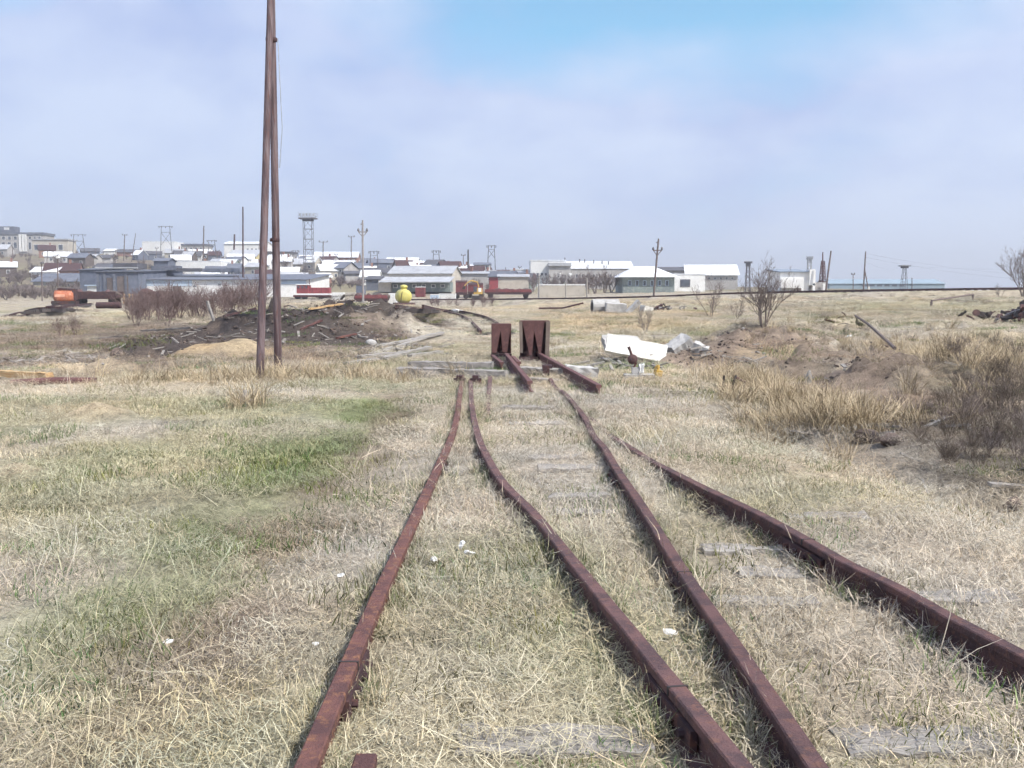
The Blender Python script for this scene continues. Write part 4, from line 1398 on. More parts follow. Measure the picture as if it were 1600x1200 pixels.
def bank_debris():
    rg = random.Random(17)
    mb = MB()
    for px, py, d, wx, wd, n in ((450, 520, 33, 220, 4, 90), (580, 505, 40, 150, 6, 70), (1120, 565, 23, 160, 2, 50), (620, 545, 27, 90, 3, 40), (980, 565, 20.5, 70, 1, 25), (1000, 480, 60, 90, 1, 20), (150, 550, 27, 220, 4, 70), (60, 565, 24, 120, 2, 30), (1420, 690, 12.0, 170, 0.8, 8), (1550, 760, 9.6, 110, 0.6, 7), (1330, 610, 16.5, 140, 1.5, 6)):
        c = P(px, py, d)
        for i in range(n):
            x = c.x + rg.gauss(0, 0.5) * wx / F * d
            y = c.y + rg.gauss(0, 0.5) * wd
            L = rg.uniform(0.12, 0.6)
            mb.box((x, y, TZ(x, y) + 0.03 + rg.uniform(0, 0.06)), (L, rg.uniform(0.02, 0.08), rg.uniform(0.015, 0.04)), (rg.uniform(-.3, .3), rg.uniform(-.4, .4), rg.uniform(0, 3.14)))
    o = mb.build('splinter_debris', old_wood)
    o['kind'] = 'stuff'
    tag(o, 'grey splinters and board scraps strewn over the earth banks', 'debris')


bank_debris()

# ------------------------------------------------------------------ buildings
def local_rect(px0, py0, px1, py1, d, cx, z0):
    a, b = P(px0, py1, d), P(px1, py0, d)
    return a.x - cx, b.x - cx, a.z - z0, b.z - z0


def bldg(name, label, px0, px1, d, dep, yt, ye, wall, roof, rt='flat', yaw=0.0, wins=(), doors=(), over=0.35, cat='building', wmat=None, z_off=0.0, extra=None, glass=None):
    xl, xr = P(px0, ye, d).x, P(px1, ye, d).x
    cx = (xl + xr) / 2
    w = xr - xl
    z0 = min(TZ(x, y) for x in (xl, cx, xr) for y in (d, d + dep)) - 0.2 + z_off
    he = P(px0, ye, d).z - z0
    hr = P(px0, yt, d + (dep / 2 if rt in ('gx', 'hip') else 0)).z - z0
    t = thing(name, label, cat, (cx, d, z0), yaw)
    x0, x1 = -w / 2, w / 2
    th = 0.16
    if rt == 'flat':
        MB().box((0, dep / 2, he / 2), (w, dep, he)).build('wall', wall, t)
        MB().box((0, dep / 2, (he + hr) / 2 + 0.003), (w + 2 * over, dep + 2 * over, max(0.12, hr - he))).build('roof', roof, t)
    elif rt == 'gx':
        MB().prism([(0, 0), (dep, 0), (dep, he), (dep / 2, hr - th * 0.6), (0, he)], 0, x0, x1).build('wall', wall, t)
        k = (hr - he) / (dep / 2)
        R = MB()
        R.prism([(-over, he - over * k + 0.03), (dep / 2, hr + 0.03), (dep / 2, hr + th), (-over, he - over * k + th)], 0, x0 - over, x1 + over)
        R.prism([(dep + over, he - over * k + 0.03), (dep / 2, hr + 0.03), (dep / 2, hr + th), (dep + over, he - over * k + th)], 0, x0 - over, x1 + over)
        R.build('roof', roof, t)
    elif rt == 'gy':
        MB().prism([(x0, 0), (x1, 0), (x1, he), (0, hr - th * 0.6), (x0, he)], 1, 0, dep).build('wall', wall, t)
        k = (hr - he) / (w / 2)
        R = MB()
        for s_ in (-1, 1):
            R.prism([(s_ * (w / 2 + over), he - over * k + 0.03), (0, hr + 0.03), (0, hr + th), (s_ * (w / 2 + over), he - over * k + th)], 1, -over, dep + over)
        R.build('roof', roof, t)
    elif rt == 'hip':
        MB().box((0, dep / 2, he / 2), (w, dep, he)).build('wall', wall, t)
        i = min(dep / 2, w * 0.32)
        vs_ = [(x0 - over, -over, he), (x1 + over, -over, he), (x1 + over, dep + over, he), (x0 - over, dep + over, he), (x0 + i, dep / 2, hr), (x1 - i, dep / 2, hr)]
        MB().add(vs_, [(0, 1, 5, 4), (1, 2, 5), (2, 3, 4, 5), (3, 0, 4), (0, 3, 2, 1)]).build('roof', roof, t)
    elif rt == 'shed':
        hb = hr
        MB().prism([(0, 0), (dep, 0), (dep, hb - 0.1), (0, he)], 0, x0, x1).build('wall', wall, t)
        k = (hb - he) / dep
        MB().prism([(-over, he - over * k + 0.03), (dep + over, hb + over * k + 0.03), (dep + over, hb + over * k + th), (-over, he - over * k + th)], 0, x0 - over, x1 + over).build('roof', roof, t)
    for wr in wins:
        a, b, c, e = local_rect(*wr, d, cx, z0)
        f = MB().box(((a + b) / 2, -0.03, (c + e) / 2), (b - a, 0.08, e - c)).build('window', wmat or frame_white, t)
        fr = min(0.14, (b - a) * 0.14)
        MB().box(((a + b) / 2, -0.065, (c + e) / 2), (b - a - 2 * fr, 0.03, e - c - 2 * fr)).build('pane', glass or win_dark, f)
    for dr in doors:
        a, b, c, e = local_rect(*dr, d, cx, z0)
        MB().box(((a + b) / 2, -0.04, (max(c, 0) + e) / 2), (b - a, 0.1, e - max(c, 0))).build('door', door_mat, t)
    if extra:
        extra(t, d, cx, z0, w, dep, he, hr)
    return t


def px_box(t, name, m, px0, px1, py0, py1, d, cx, z0, y0, dep):
    a, b, c, e = local_rect(px0, py0, px1, py1, d, cx, z0)
    return MB().box(((a + b) / 2, y0 + dep / 2, (c + e) / 2), (b - a, dep, e - c)).build(name, m, t)


def row(px0, px1, n, wid, py0, py1):
    return [(px0 + (px1 - px0) * (i + 0.5) / n - wid / 2, py0, px0 + (px1 - px0) * (i + 0.5) / n + wid / 2, py1) for i in range(n)]


# ------------------------------------------------------------------ poles, pylons, towers
def post_base(px, d):
    x = ray(px, 455)[0] * d
    return Vector((x, d, TZ(x, d)))


def pole(px, pyt, d, label, kind='plain', r=0.11, pxt=None, m=None, cat='pole', arm=None, pyb=None):
    b = post_base(px, d)
    top = P(px if pxt is None else pxt, pyt, d) - b
    t = thing('chimney' if kind == 'chimney' else ('utility_pole' if kind != 'lamp' else 'lamp_post'), label, cat, b)
    m = m or pole_wood
    MB().tube([(0, 0, -0.4), tuple(top * 0.5), tuple(top)], [r, r * 0.9, r * 0.75], 8).build('shaft', m, t)
    H = top.length
    k = d / F
    if kind == 'T':
        w = arm or 6
        MB().box((top.x, 0, top.z - 1.2 * k), (2 * w * k, 0.14, 0.14)).build('crossarm', m, t)
        for s_ in (-1, 1):
            MB().lathe([(0.10, 0), (0.16, 0.15), (0.08, 0.4)], 8, (top.x + s_ * w * k * 0.9, 0, top.z - 1.2 * k + 0.07)).build('insulator', steel_grey, t)
    if kind == 'arms':
        u = top.normalized()
        c = top - u * 18 * k
        w = 7
        MB().box((c.x, 0, c.z), (2 * w * k, 0.12, 0.12)).build('crossarm', m, t)
        for s_ in (-1, 1):
            MB().tube([(c.x + s_ * w * k * 0.9, 0, c.z), (c.x - u.x * 8 * k, 0, c.z - 8 * k)], 0.05, 5).build('brace', m, t)
            MB().lathe([(0.10, 0), (0.15, 0.12), (0.07, 0.35)], 8, (c.x + s_ * w * k * 0.95, 0, c.z + 0.06)).build('insulator', steel_grey, t)
        e = top - u * 6 * k
        MB().box((e.x - 1.5 * k, 0, e.z), (4 * k, 0.1, 0.1)).build('crossarm', m, t)
    if kind == 'brace':
        MB().tube([(9 * k, 0, -0.4), tuple(top * 0.55)], 0.09, 6).build('brace', m, t)
        MB().tube([(8 * k, 0, -0.4), tuple(Vector((8 * k, 0, 7 * k)))], 0.14, 6).build('stub', white_conc, t)
    if kind == 'lamp':
        MB().box((top.x + 1.5 * k, -0.2, top.z), (4 * k, 0.5, 0.28), (0, -0.3, 0)).build('lamp_head', steel_grey if pyt > 404 else white_paint, t)
    return t



# skyline, left to right
def ruin_extra(t, d, cx, z0, w, dep, he, hr):
    for px in (31, 35.5, 39.5, -18, -46):
        px_box(t, 'column', white_wall, px - 0.9, px + 0.9, 366, 393, d, cx, z0, -0.5, 0.45)
    px_box(t, 'roof_house', slate_roof, -12, 17, 353, 362, d, cx, z0, 3, 5)
    px_box(t, 'roof_window', frame_white, 1, 9, 354.5, 358.5, d, cx, z0, 2.9, 0.2)
    px_box(t, 'chimney', brick_wall, 46, 48, 362, 367, d, cx, z0, 4, 1)


bldg('ruined_block', 'two storey grey ruined block with white columns at the far left skyline', -75, 65, 420, 12, 363, 366.5, grey_wall, slate_roof, wins=row(-72, 28, 11, 5, 369, 375) + row(-72, 28, 11, 5, 378, 388) + row(42, 64, 3, 4, 369, 374) + row(42, 64, 3, 4, 378, 390), extra=ruin_extra, yaw=0.05)
bldg('annex', 'low cream annex right of the ruined block on the left skyline', 50, 105, 408, 9, 373, 375, cream_wall, grey_roof, wins=row(52, 84, 2, 12, 382, 391) + [(91, 382, 98, 391)], yaw=0.05)
bldg('white_block', 'plain white windowless block on the left skyline behind the pylon', 222, 272, 380, 12, 377, 378, white_wall, white_roof, over=0.05)
bldg('panel_house', 'grey panel house right of the plain white block on the skyline', 276, 320, 388, 10, 381, 383.5, grey_wall, slate_roof, wins=row(280, 318, 5, 3.5, 386, 391))
bldg('white_hall', 'long white hall on the skyline left of the twin pole', 350, 412, 400, 14, 378, 381, white_wall, white_roof, rt='gx', wins=row(384, 410, 4, 3, 388, 392))
bldg('yellow_house', 'yellow walled house with pale roof and dark green gable below the white hall', 352, 402, 330, 8, 391, 401, yellow_wall, grey_roof, rt='gx', yaw=-0.25, wins=row(358, 398, 4, 3, 403, 407))
bldg('white_longhouse', 'long low white building behind the slate shed roof', 260, 345, 262, 9, 407.5, 409, white_wall, white_roof, over=0.05)
bldg('pale_house', 'pale flat roofed house just right of the twin pole', 412, 455, 345, 9, 393, 395.5, grey_wall, felt_roof, wins=row(434, 454, 3, 3.5, 398, 404))
bldg('brick_longhouse', 'brick building with long white roof right of the floodlight tower', 490, 558, 330, 10, 394, 402, brick_wall, white_roof, rt='gx', wins=row(496, 556, 8, 3, 405, 409), yaw=0.05)
bldg('cottage', 'grey roofed gable cottage below the long white roof', 513, 538, 262, 8, 410, 419, grey_wall, slate_roof, rt='gx', yaw=-0.35, wins=row(518, 536, 3, 3, 421, 425))
bldg('dark_house', 'dark gabled house on the skyline above the central hall', 662, 687, 268, 8, 406.5, 413, slate_roof, felt_roof, rt='gx', yaw=-0.2)
bldg('brown_shed', 'brown sloping roofed shed right of the dark gabled house', 690, 722, 262, 8, 409, 417, brick_wall, rust_dark, rt='gx', yaw=0.2)
bldg('white_cottage', 'small white cottage beside the black chimney', 741, 765, 272, 7, 411, 414, white_wall, slate_roof, rt='gx', wins=row(743, 764, 3, 3.2, 416, 421), doors=[(750.5, 417, 753, 427)])
bldg('white_barrack', 'low white barrack with dark windows left of the big white factory', 799, 825, 262, 7, 420.5, 422, white_wall, white_roof, wins=row(801, 824, 4, 3.2, 425, 430))
bldg('slate_cottage', 'small slate roofed cottage on the slope below the left skyline', 556, 580, 285, 7, 412, 419, cream_wall, slate_roof, rt='gx', yaw=0.2, wins=row(559, 578, 3, 3, 421, 425))
bldg('tin_shed', 'small tin roofed shed in the slope above the slate shed', 240, 262, 255, 6, 404, 408, blue_wall, slate_roof, rt='gx')
bldg('hill_house', 'tiny white house left of the plain white block on the hill', 162, 178, 400, 7, 389, 392, white_wall, white_roof, rt='gx')
bldg('hill_house', 'tiny dark roofed house between two poles on the left hill', 182, 212, 395, 7, 390, 394, brick_wall, felt_roof, rt='gx')
bldg('hill_house', 'tiny grey house right of the pylon on the far left hill', 150, 172, 330, 6, 399, 403, grey_wall, felt_roof, rt='gx')
bldg('garden_shed', 'low dark garden shed on the slope right of the floodlight tower', 540, 562, 240, 5, 424, 428, grey_wall, felt_roof, rt='gx', yaw=0.3)
bldg('garden_shed', 'pale garden shed on the slope below the slate roofed cottage', 566, 584, 235, 5, 430, 433, grey_wall, grey_roof, rt='shed')
bldg('garden_shed', 'dark lean-to right beside the central hall gable', 572, 593, 205, 5, 432, 437, slate_roof, felt_roof, rt='shed')
bldg('white_cabin', 'white cabin row far behind the central hall roof', 604, 652, 330, 6, 403, 407, white_wall, white_roof, rt='gx')


# crowded huts and sheds between the larger houses
_rgh = random.Random(91)
for _i in range(104):
    _px = _rgh.uniform(-60, 830) if _i < 62 else _rgh.uniform(330, 830)
    _d = _rgh.uniform(225, 380) if _px < 600 else _rgh.uniform(215, 285)
    _b = ray(_px, 455)[0] * _d
    _zb = TZ(_b, _d)
    _h = _rgh.uniform(2.0, 3.4)
    _w = _rgh.uniform(3.0, 9.0)
    _t = thing('hut', 'small hut among the crowded roofs on the far slope', 'hut', (_b, _d, _zb - 0.3), _rgh.uniform(-0.5, 0.5), 'crowded huts on the far slope')
    _wm = _rgh.choice([grey_wall, cream_wall, white_wall, brick_wall, blue_wall, green_wall, door_mat])
    _rm = _rgh.choice([slate_roof, felt_roof, grey_roof, white_roof, rust_dark, white_roof])
    _dp = _rgh.uniform(3, 5)
    _hr = _h + _rgh.uniform(0.8, 1.8)
    MB().prism([(0, 0), (_dp, 0), (_dp, _h), (_dp / 2, _hr), (0, _h)], 0, -_w / 2, _w / 2).build('wall', _wm, _t)
    _R = MB()
    for _a, _e in ((-0.3, 0), (_dp + 0.3, _dp)):
        _k = (_hr - _h) / (_dp / 2) * 0.3
        _R.prism([(_a, _h - _k + 0.04), (_dp / 2, _hr + 0.04), (_dp / 2, _hr + 0.18), (_a, _h - _k + 0.18)], 0, -_w / 2 - 0.3, _w / 2 + 0.3)
    _R.build('roof', _rm, _t)
    for _x in ((-0.25, 0.25) if _w > 5 else (0.0,)):
        _f = MB().box((_x * _w, -0.03, _h * 0.55), (0.9, 0.08, 1.0)).build('window', frame_white, _t)
        MB().box((_x * _w, -0.07, _h * 0.55), (0.7, 0.03, 0.8)).build('pane', win_dark, _f)
    if _i % 3 == 0:
        MB().box((_w * 0.2, _dp / 2, _hr + 0.4), (0.5, 0.5, 1.2)).build('chimney', brick_wall, _t)
for _i, _px in enumerate((20, 48, 75, 150, 225, 245, 300, 340, 440, 525, 612, 640, 660, 700, 790, 812)):
    pole(_px, 398 + _rgh.uniform(-14, 6) + max(0, _px - 300) * 0.03, 300 + 10 * (_i % 7), 'thin distant pole among the crowded roofs on the far slope', kind='T' if _i % 2 else 'plain', arm=2.5, r=0.13)['group'] = 'distant poles among the roofs'


# the slate shed in the yard
def shed_extra(t, d, cx, z0, w, dep, he, hr):
    px_box(t, 'skylight_house', slate_roof, 236, 274, 415, 422, d + 10, cx, z0, 10, 4)
    px_box(t, 'skylight_house', felt_roof, 276, 312, 419, 424, d + 10, cx, z0, 10, 4)
    px_box(t, 'skylight_house', slate_roof, 316, 374, 419.5, 425, d + 10, cx, z0, 10, 4)
    px_box(t, 'wall_panel', lblue_wall, 224, 300, 438, 447, d, cx, z0, -0.12, 0.12)
    px_box(t, 'wall_panel', lblue_wall, 440, 478, 438, 444, d, cx, z0, -0.12, 0.12)
    px_box(t, 'fence_panel', white_wall, 318, 400, 448, 462, d - 3, cx, z0, -3, 0.15)
    px_box(t, 'fence_panel', white_wall, 402, 460, 449, 464, d - 3, cx, z0, -3, 0.15)
    px_box(t, 'wall_panel', white_wall, 224, 270, 447, 460, d, cx, z0, -0.1, 0.1)


bldg('long_shed', 'long low white and light blue shed with dark slate roof', 214, 480, 182, 22, 426.5, 437.5, white_wall, slate_roof, rt='shed', wins=[(245.5, 444, 259.5, 449.5), (301, 445, 308, 449), (340, 443, 346, 447)], doors=[(270, 446, 283, 462)], extra=shed_extra, over=0.5)


def bshed_extra(t, d, cx, z0, w, dep, he, hr):
    px_box(t, 'skylight_house', felt_roof, 176, 214, 411, 420, d + 8, cx, z0, 8, 5)
    px_box(t, 'roof_edge', grey_roof, 150, 216, 417.5, 419.5, d, cx, z0, -0.4, 0.3)
    for px in (152, 163, 178, 196):
        px_box(t, 'post', slate_roof, px, px + 2, 428, 462, d, cx, z0, -0.25, 0.2)


bldg('blue_shed', 'dark blue grey end shed with tall doorways left of the long shed', 150, 216, 178, 24, 418, 425, blue_wall, slate_roof, rt='shed', extra=bshed_extra, doors=[(168, 434, 178, 462), (184, 432, 200, 462)])
bldg('side_wing', 'blue grey side wing left of the dark end shed', 124, 150, 196, 14, 415.5, 422, blue_wall, slate_roof, rt='shed')
bldg('slate_house', 'small house with long grey slate gable roof at left in the yard', 46, 140, 215, 9, 428, 440, grey_wall, slate_roof, rt='gx', yaw=-0.18, wins=row(104, 134, 3, 4, 443, 449))
bldg('white_kiosk', 'tiny white kiosk between slate house and blue shed', 136, 151, 192, 4, 445, 447, white_wall, lblue_wall)


def hall_extra(t, d, cx, z0, w, dep, he, hr):
    a, b, c, e = local_rect(595, 433, 708, 441.5, d - 6, cx, z0)
    MB().prism([(-6, c), (0.0, e), (0.0, e + 0.2), (-6, c + 0.2)], 0, a, b).build('porch_roof', grey_roof, t)
    px_box(t, 'porch_wall', green_wall, 597, 707, 441, 456, d - 4, cx, z0, -4, 3.8)  # darker wall colour stands in for the shade under the porch roof
    px_box(t, 'porch_wall', cream_wall, 594, 614, 438, 456, d - 5, cx, z0, -5, 4.9)
    for i in range(6):
        f = px_box(t, 'window', frame_white, 617 + i * 15, 624 + i * 15, 444, 450, d - 4, cx, z0, -4.1, 0.1)
        px_box(f, 'pane', win_dark, 618 + i * 15, 623 + i * 15, 445, 449, d - 4, cx, z0, -4.14, 0.05)


bldg('central_hall', 'cream hall with pale grey gable roof behind the yellow tank', 607, 706, 195, 12, 416.5, 427.5, cream_wall, grey_roof, rt='gx', yaw=-0.10, extra=hall_extra)


# big white factory
def fac_extra(t, d, cx, z0, w, dep, he, hr):
    px_box(t, 'annex_roof', grey_roof, 856, 892, 411, 416, d, cx, z0, -2.5, 3)
    px_box(t, 'annex_wall', grey_wall, 857, 891, 416, 440, d, cx, z0, -2, 1.9)
    for px in (882, 905, 913, 927, 940, 950):
        px_box(t, 'roof_vent', steel_grey, px, px + 1.5, 402.5 + (px - 880) * 0.08, 408 + (px - 880) * 0.08, d + 5, cx, z0, 5, 0.4)
    px_box(t, 'wall_panel', white_wall, 872, 876, 427, 443, d, cx, z0, -2.2, 0.2)
    px_box(t, 'wall_panel', white_wall, 888, 893, 427, 443, d, cx, z0, -2.2, 0.2)


bldg('white_factory', 'big white flat roofed factory block right of centre skyline', 829, 884, 245, 18, 406, 407.5, white_wall, white_roof, extra=fac_extra, over=0.1, wins=row(831, 856, 4, 4, 426, 431))
bldg('white_factory_wing', 'long white wing with grey lower wall extending right of the factory block', 884, 990, 248, 14, 409, 420, grey_wall, white_roof, rt='gx', over=0.2, wins=row(888, 968, 9, 4, 428, 434))
bldg('hipped_house', 'green walled house with hipped silver roof behind the leaning pole', 973, 1054, 176, 12, 416, 433, green_wall, white_roof, rt='hip', over=0.9, wins=row(978, 1048, 6, 5.5, 438, 447), wmat=lblue_wall)
bldg('white_garage', 'white garage with one big dark window right of the hipped house', 1054, 1102, 188, 8, 427.5, 429, white_wall, white_roof, over=0.1, wins=[(1062.5, 436.5, 1078.5, 448.5)], wmat=steel_grey)
bldg('warehouse', 'white roofed gable warehouse behind the white garage', 1074, 1152, 232, 14, 414.5, 429.5, grey_wall, white_roof, rt='gx', yaw=-0.12, over=0.5, wins=row(1104, 1148, 5, 4, 433, 437))
bldg('dark_annex', 'low dark roofed annex between hipped house and warehouse', 1034, 1074, 236, 8, 418, 423, grey_wall, felt_roof, rt='gx')


def plant_extra(t, d, cx, z0, w, dep, he, hr):
    px_box(t, 'tower', white_wall, 1263, 1273, 421, 446, d, cx, z0, -0.5, 2.0)
    px_box(t, 'low_annex', white_wall, 1216, 1250, 437, 450, d, cx, z0, -1.5, 1.4)
    px_box(t, 'low_annex', grey_wall, 1263, 1294, 441, 456, d, cx, z0, 0.3, 3)
    for px in (1268, 1284):
        px_box(t, 'pillar', white_wall, px, px + 4, 443, 456, d, cx, z0, -0.5, 0.5)


bldg('plant_shed', 'pale patched shed with dark roof and white tower on the right skyline', 1219, 1264, 142, 7, 421, 425.5, white_wall, bluegrey_roof, rt='shed', extra=plant_extra, doors=[(1245, 447, 1252, 457)])
bldg('far_depot', 'very long low blue grey depot far away on the right skyline', 1296, 1476, 330, 16, 437, 443.5, haze_roof, haze_roof, rt='gx', over=0.3, wins=row(1345, 1415, 6, 9, 444, 448), wmat=bluegrey_roof)
bldg('red_shed', 'small red walled shed left of the white barrack', 764, 778, 206, 4, 432, 433.5, red_paint, felt_roof)
bldg('lean_to', 'low grey lean-to with pale roof left of the red shed', 714, 762, 215, 5, 425, 428, grey_wall, grey_roof, rt='shed')
bldg('lean_to', 'low brown lean-to with pale roof right of the red shed', 779, 826, 212, 5, 429, 433, cream_wall, grey_roof, rt='shed')
bldg('boundary_wall', 'cream boundary wall below the white factory', 840, 914, 160, 0.3, 444, 446, cream_wall, white_wall, over=0.05, cat='wall')


def hframe(px, w, pyt, d, label, legs=True, tall_x=True):
    b = post_base(px, d)
    k = d / F
    t = thing('pylon', label, 'pylon', b)
    top = P(px, pyt, d).z - b.z
    h = w * k / 2
    for s_ in (-1, 1):
        MB().tube([(s_ * h * 1.25, 0, -0.4), (s_ * h * 0.8, 0, top)], [0.16, 0.11], 6).build('leg', steel_grey, t)
    MB().box((0, 0, top - 0.2), (w * k * 1.45, 0.16, 0.16)).build('crossarm', steel_grey, t)
    MB().box((0, 0, top - 0.62 * (w * k)), (w * k * 0.95, 0.12, 0.12)).build('crossarm', steel_grey, t)
    if tall_x:
        for s_ in (-1, 1):
            MB().tube([(s_ * h * 0.9, 0.1 * s_, top - 0.62 * w * k), (-s_ * h * 1.05, 0.1 * s_, max(0.3, top - 1.9 * w * k))], 0.07, 5).build('brace', steel_grey, t)
    for i in (-1, 0, 1):
        MB().lathe([(0.10, -0.5), (0.16, -0.3), (0.10, 0.0)], 6, (i * w * k * 0.62, 0, top - 0.28)).build('insulator', steel_grey, t)
    return t


def lattice(px, w, pyt, d, label, plat=None, tilt=0.0, m=steel_grey, n=6, pyb=None, topw=None, name='lattice_tower'):
    b = post_base(px, d)
    k = d / F
    t = thing(name, label, 'tower', b)
    H = P(px, pyt, d).z - b.z
    h = w * k / 2
    tw = (topw if topw is not None else w) * k / 2
    r = max(0.04, 0.022 * h + 0.025)
    cor = [(-1, -1), (1, -1), (1, 1), (-1, 1)]

    def at(c, f):
        hh = h + (tw - h) * f
        return Vector((c[0] * hh + tilt * H * f, c[1] * hh, H * f))
    for c in cor:
        MB().tube([at(c, -0.02), at(c, 1)], r * 1.3, 6).build('leg', m, t)
    for i in range(1, n + 1):
        f = i / n
        mb = MB()
        for j in range(4):
            mb.tube([at(cor[j], f), at(cor[(j + 1) % 4], f)], r, 5)
        mb.build('ring', m, t)
        mb = MB()
        for j in range(4):
            mb.tube([at(cor[j], (i - 1) / n), at(cor[(j + 1) % 4], f)], r * 0.7, 5)
        mb.build('bracing', m, t)
    if plat:
        pw, ph = plat[0] * k, plat[1] * k
        MB().box((0, 0, H + 0.1), (pw, pw * 0.7, 0.28), None).box((0, 0, H - 0.25), (pw * 0.6, pw * 0.45, 0.45)).build('platform', m, t)
        mb = MB()
        for i in range(9):
            x = -pw / 2 + pw * i / 8
            for y in (-pw * 0.35, pw * 0.35):
                mb.tube([(x, y, H + 0.2), (x, y, H + ph)], r * 0.55, 4)
        for z in (0.55, 1.0):
            for y in (-pw * 0.35, pw * 0.35):
                mb.tube([(-pw / 2, y, H + ph * z), (pw / 2, y, H + ph * z)], r * 0.8, 4)
            for x in (-pw / 2, pw / 2):
                mb.tube([(x, -pw * 0.35, H + ph * z), (x, pw * 0.35, H + ph * z)], r * 0.8, 4)
        mb.build('railing', grey_roof, t)
        for i in range(5):
            x = -pw / 2 + pw * (i + 0.5) / 5
            MB().box((x, -pw * 0.37, H + ph * 0.72), (pw * 0.1, 0.18, ph * 0.4)).build('floodlight', grey_roof, t)
    return t


lattice(483.5, 13, 342, 215, 'tall floodlight tower with railed platform right of the twin pole', plat=(26, 8), n=7, name='floodlight_tower')
lattice(1168, 7, 411, 150, 'slim lattice tower behind the multi stem shrub', plat=(11, 2.5), n=6, topw=4)
lattice(1263.5, 6, 405, 150, 'pale lattice tower with ring top above the plant shed', plat=(9, 4), n=5, topw=5, m=grey_roof)
lattice(1284.5, 10, 408, 146, 'dark red lattice derrick right of the white plant tower', n=6, topw=4, m=rust)
lattice(1412, 9, 416, 240, 'squat lattice mast with wide crossbar on the right skyline', n=4, topw=3.5, plat=(16, 1.2))
pole(1285.5, 394, 146.5, 'thin spike rising from the dark red derrick', r=0.12, m=rust)
pole(1290, 392, 140, 'thin pole leaning right beside the dark red derrick', pxt=1298.5, r=0.14)
pole(1349, 393, 150, 'lone pole with diagonal brace on the right skyline', kind='brace', pxt=1352.5, r=0.12)
pole(1425, 434, 200, 'short thin post right of the squat lattice mast', r=0.1)
pole(1333, 428, 230, 'short thin post with small arm left of the braced pole', kind='T', arm=2.5, r=0.12)
pole(1021, 373, 118, 'power pole leaning right with crossarms before the hipped house', kind='arms', pxt=1029, r=0.13)
pole(567, 344, 112, 'power pole with crossarms rising right of the floodlight tower', kind='arms', pxt=566.5, r=0.14, m=mat('bleached_wood', (0.34, 0.315, 0.31), (0.26, 0.24, 0.235), 3, stretch=(4, 4, 0.6)))
pole(549, 369, 300, 'thin T pole between the two larger power poles', kind='T', arm=5, r=0.2)
pole(505, 377, 300, 'short T pole just right of the floodlight tower', kind='T', arm=7, r=0.2)
pole(379.5, 323, 190, 'tall plain thin mast left of the twin pole', r=0.17, m=rust_dark)
pole(366.5, 366, 380, 'short rusty chimney pipe before the white hall', kind='chimney', r=0.42, m=rust_dark, cat='chimney')
pole(318.5, 353, 330, 'plain grey mast right of the plain white block', r=0.26)
pole(731.5, 390, 262, 'black chimney pipe above the centre sheds', kind='chimney', r=0.26, m=black_iron, cat='chimney')
pole(195, 366, 350, 'small T pole on the left hill', kind='T', arm=4, r=0.2)
pole(207, 365, 340, 'thin pole leaning right on the left hill', pxt=212, r=0.15)
pole(404, 360, 350, 'thin pole leaning right hidden partly by the twin pole', pxt=407, r=0.15)
pole(65, 411, 150, 'lamp post nearest the left edge in front of the slate house', kind='lamp', r=0.09)
pole(90, 402, 140, 'lamp post with pale head in front of the slate house', kind='lamp', r=0.09)
pole(724, 398, 290, 'tiny cross pole left of the black chimney', kind='T', arm=3, r=0.15)
pole(842, 430, 130, 'grey fence post at the left end of the boundary wall', r=0.12, m=grey_wood)
pole(917, 434, 128, 'pale wooden post at the right end of the boundary wall', r=0.13, m=old_wood)
pole(884, 440, 129, 'thin pale post midway along the boundary wall', r=0.09, m=old_wood)
hframe(262, 16, 353, 330, 'large H frame pylon before the plain white block')
hframe(126, 17, 366, 350, 'H frame pylon on the left hill right of the annex')
hframe(333, 11, 375, 350, 'small H frame pylon right of the plain mast')
hframe(682, 10, 391, 300, 'two post pylon above the dark gabled house', tall_x=False)
hframe(768, 11, 383, 290, 'two post pylon right of the black chimney')
hframe(585, 12, 392, 280, 'two post pylon right of the larger power pole', tall_x=False)
hframe(463, 9, 391, 330, 'small pylon just left of the floodlight tower')

# overhead wires on the right
for i, (a, b, lb) in enumerate([((1352, 396, 150), (1700, 432, 170), 'topmost faint wire running from the braced pole to the right'), ((1352, 402, 150), (1700, 440, 170), 'second faint wire running from the braced pole to the right'),
                                ((1412, 415, 240), (1700, 415, 240), 'faint wire running level from the squat mast to the right'), ((1352, 409, 150), (1412, 416, 240), 'faint wire between the braced pole and the squat mast')]):
    p, q = P(*a), P(*b)
    pts = [p + (q - p) * k / 12 - Vector((0, 0, 4 * 0.9 * (k / 12) * (1 - k / 12))) for k in range(13)]
    tag(MB().tube(pts, 0.012, 4).build('wire', wire_mat), lb, 'wire')

# ------------------------------------------------------------------ wagons and machines in the yard
def wheelset(t, xs, y, z, r, m=black_iron):
    for x in xs:
        for s_ in (-1, 1):
            w = MB().lathe([(r * 0.3, -0.07), (r, -0.07), (r, 0.05), (r * 1.08, 0.07), (r * 0.3, 0.07)], 16, (x, s_ * y, z), 'y').build('wheel', m, t)


def flat_frame(t, L, W, z, m=rust_dark):
    MB().box((0, 0, z), (L, W, 0.28)).box((0, W / 2 - 0.1, z - 0.2), (L * 0.9, 0.12, 0.2)).box((0, -W / 2 + 0.1, z - 0.2), (L * 0.9, 0.12, 0.2)).build('frame', m, t)


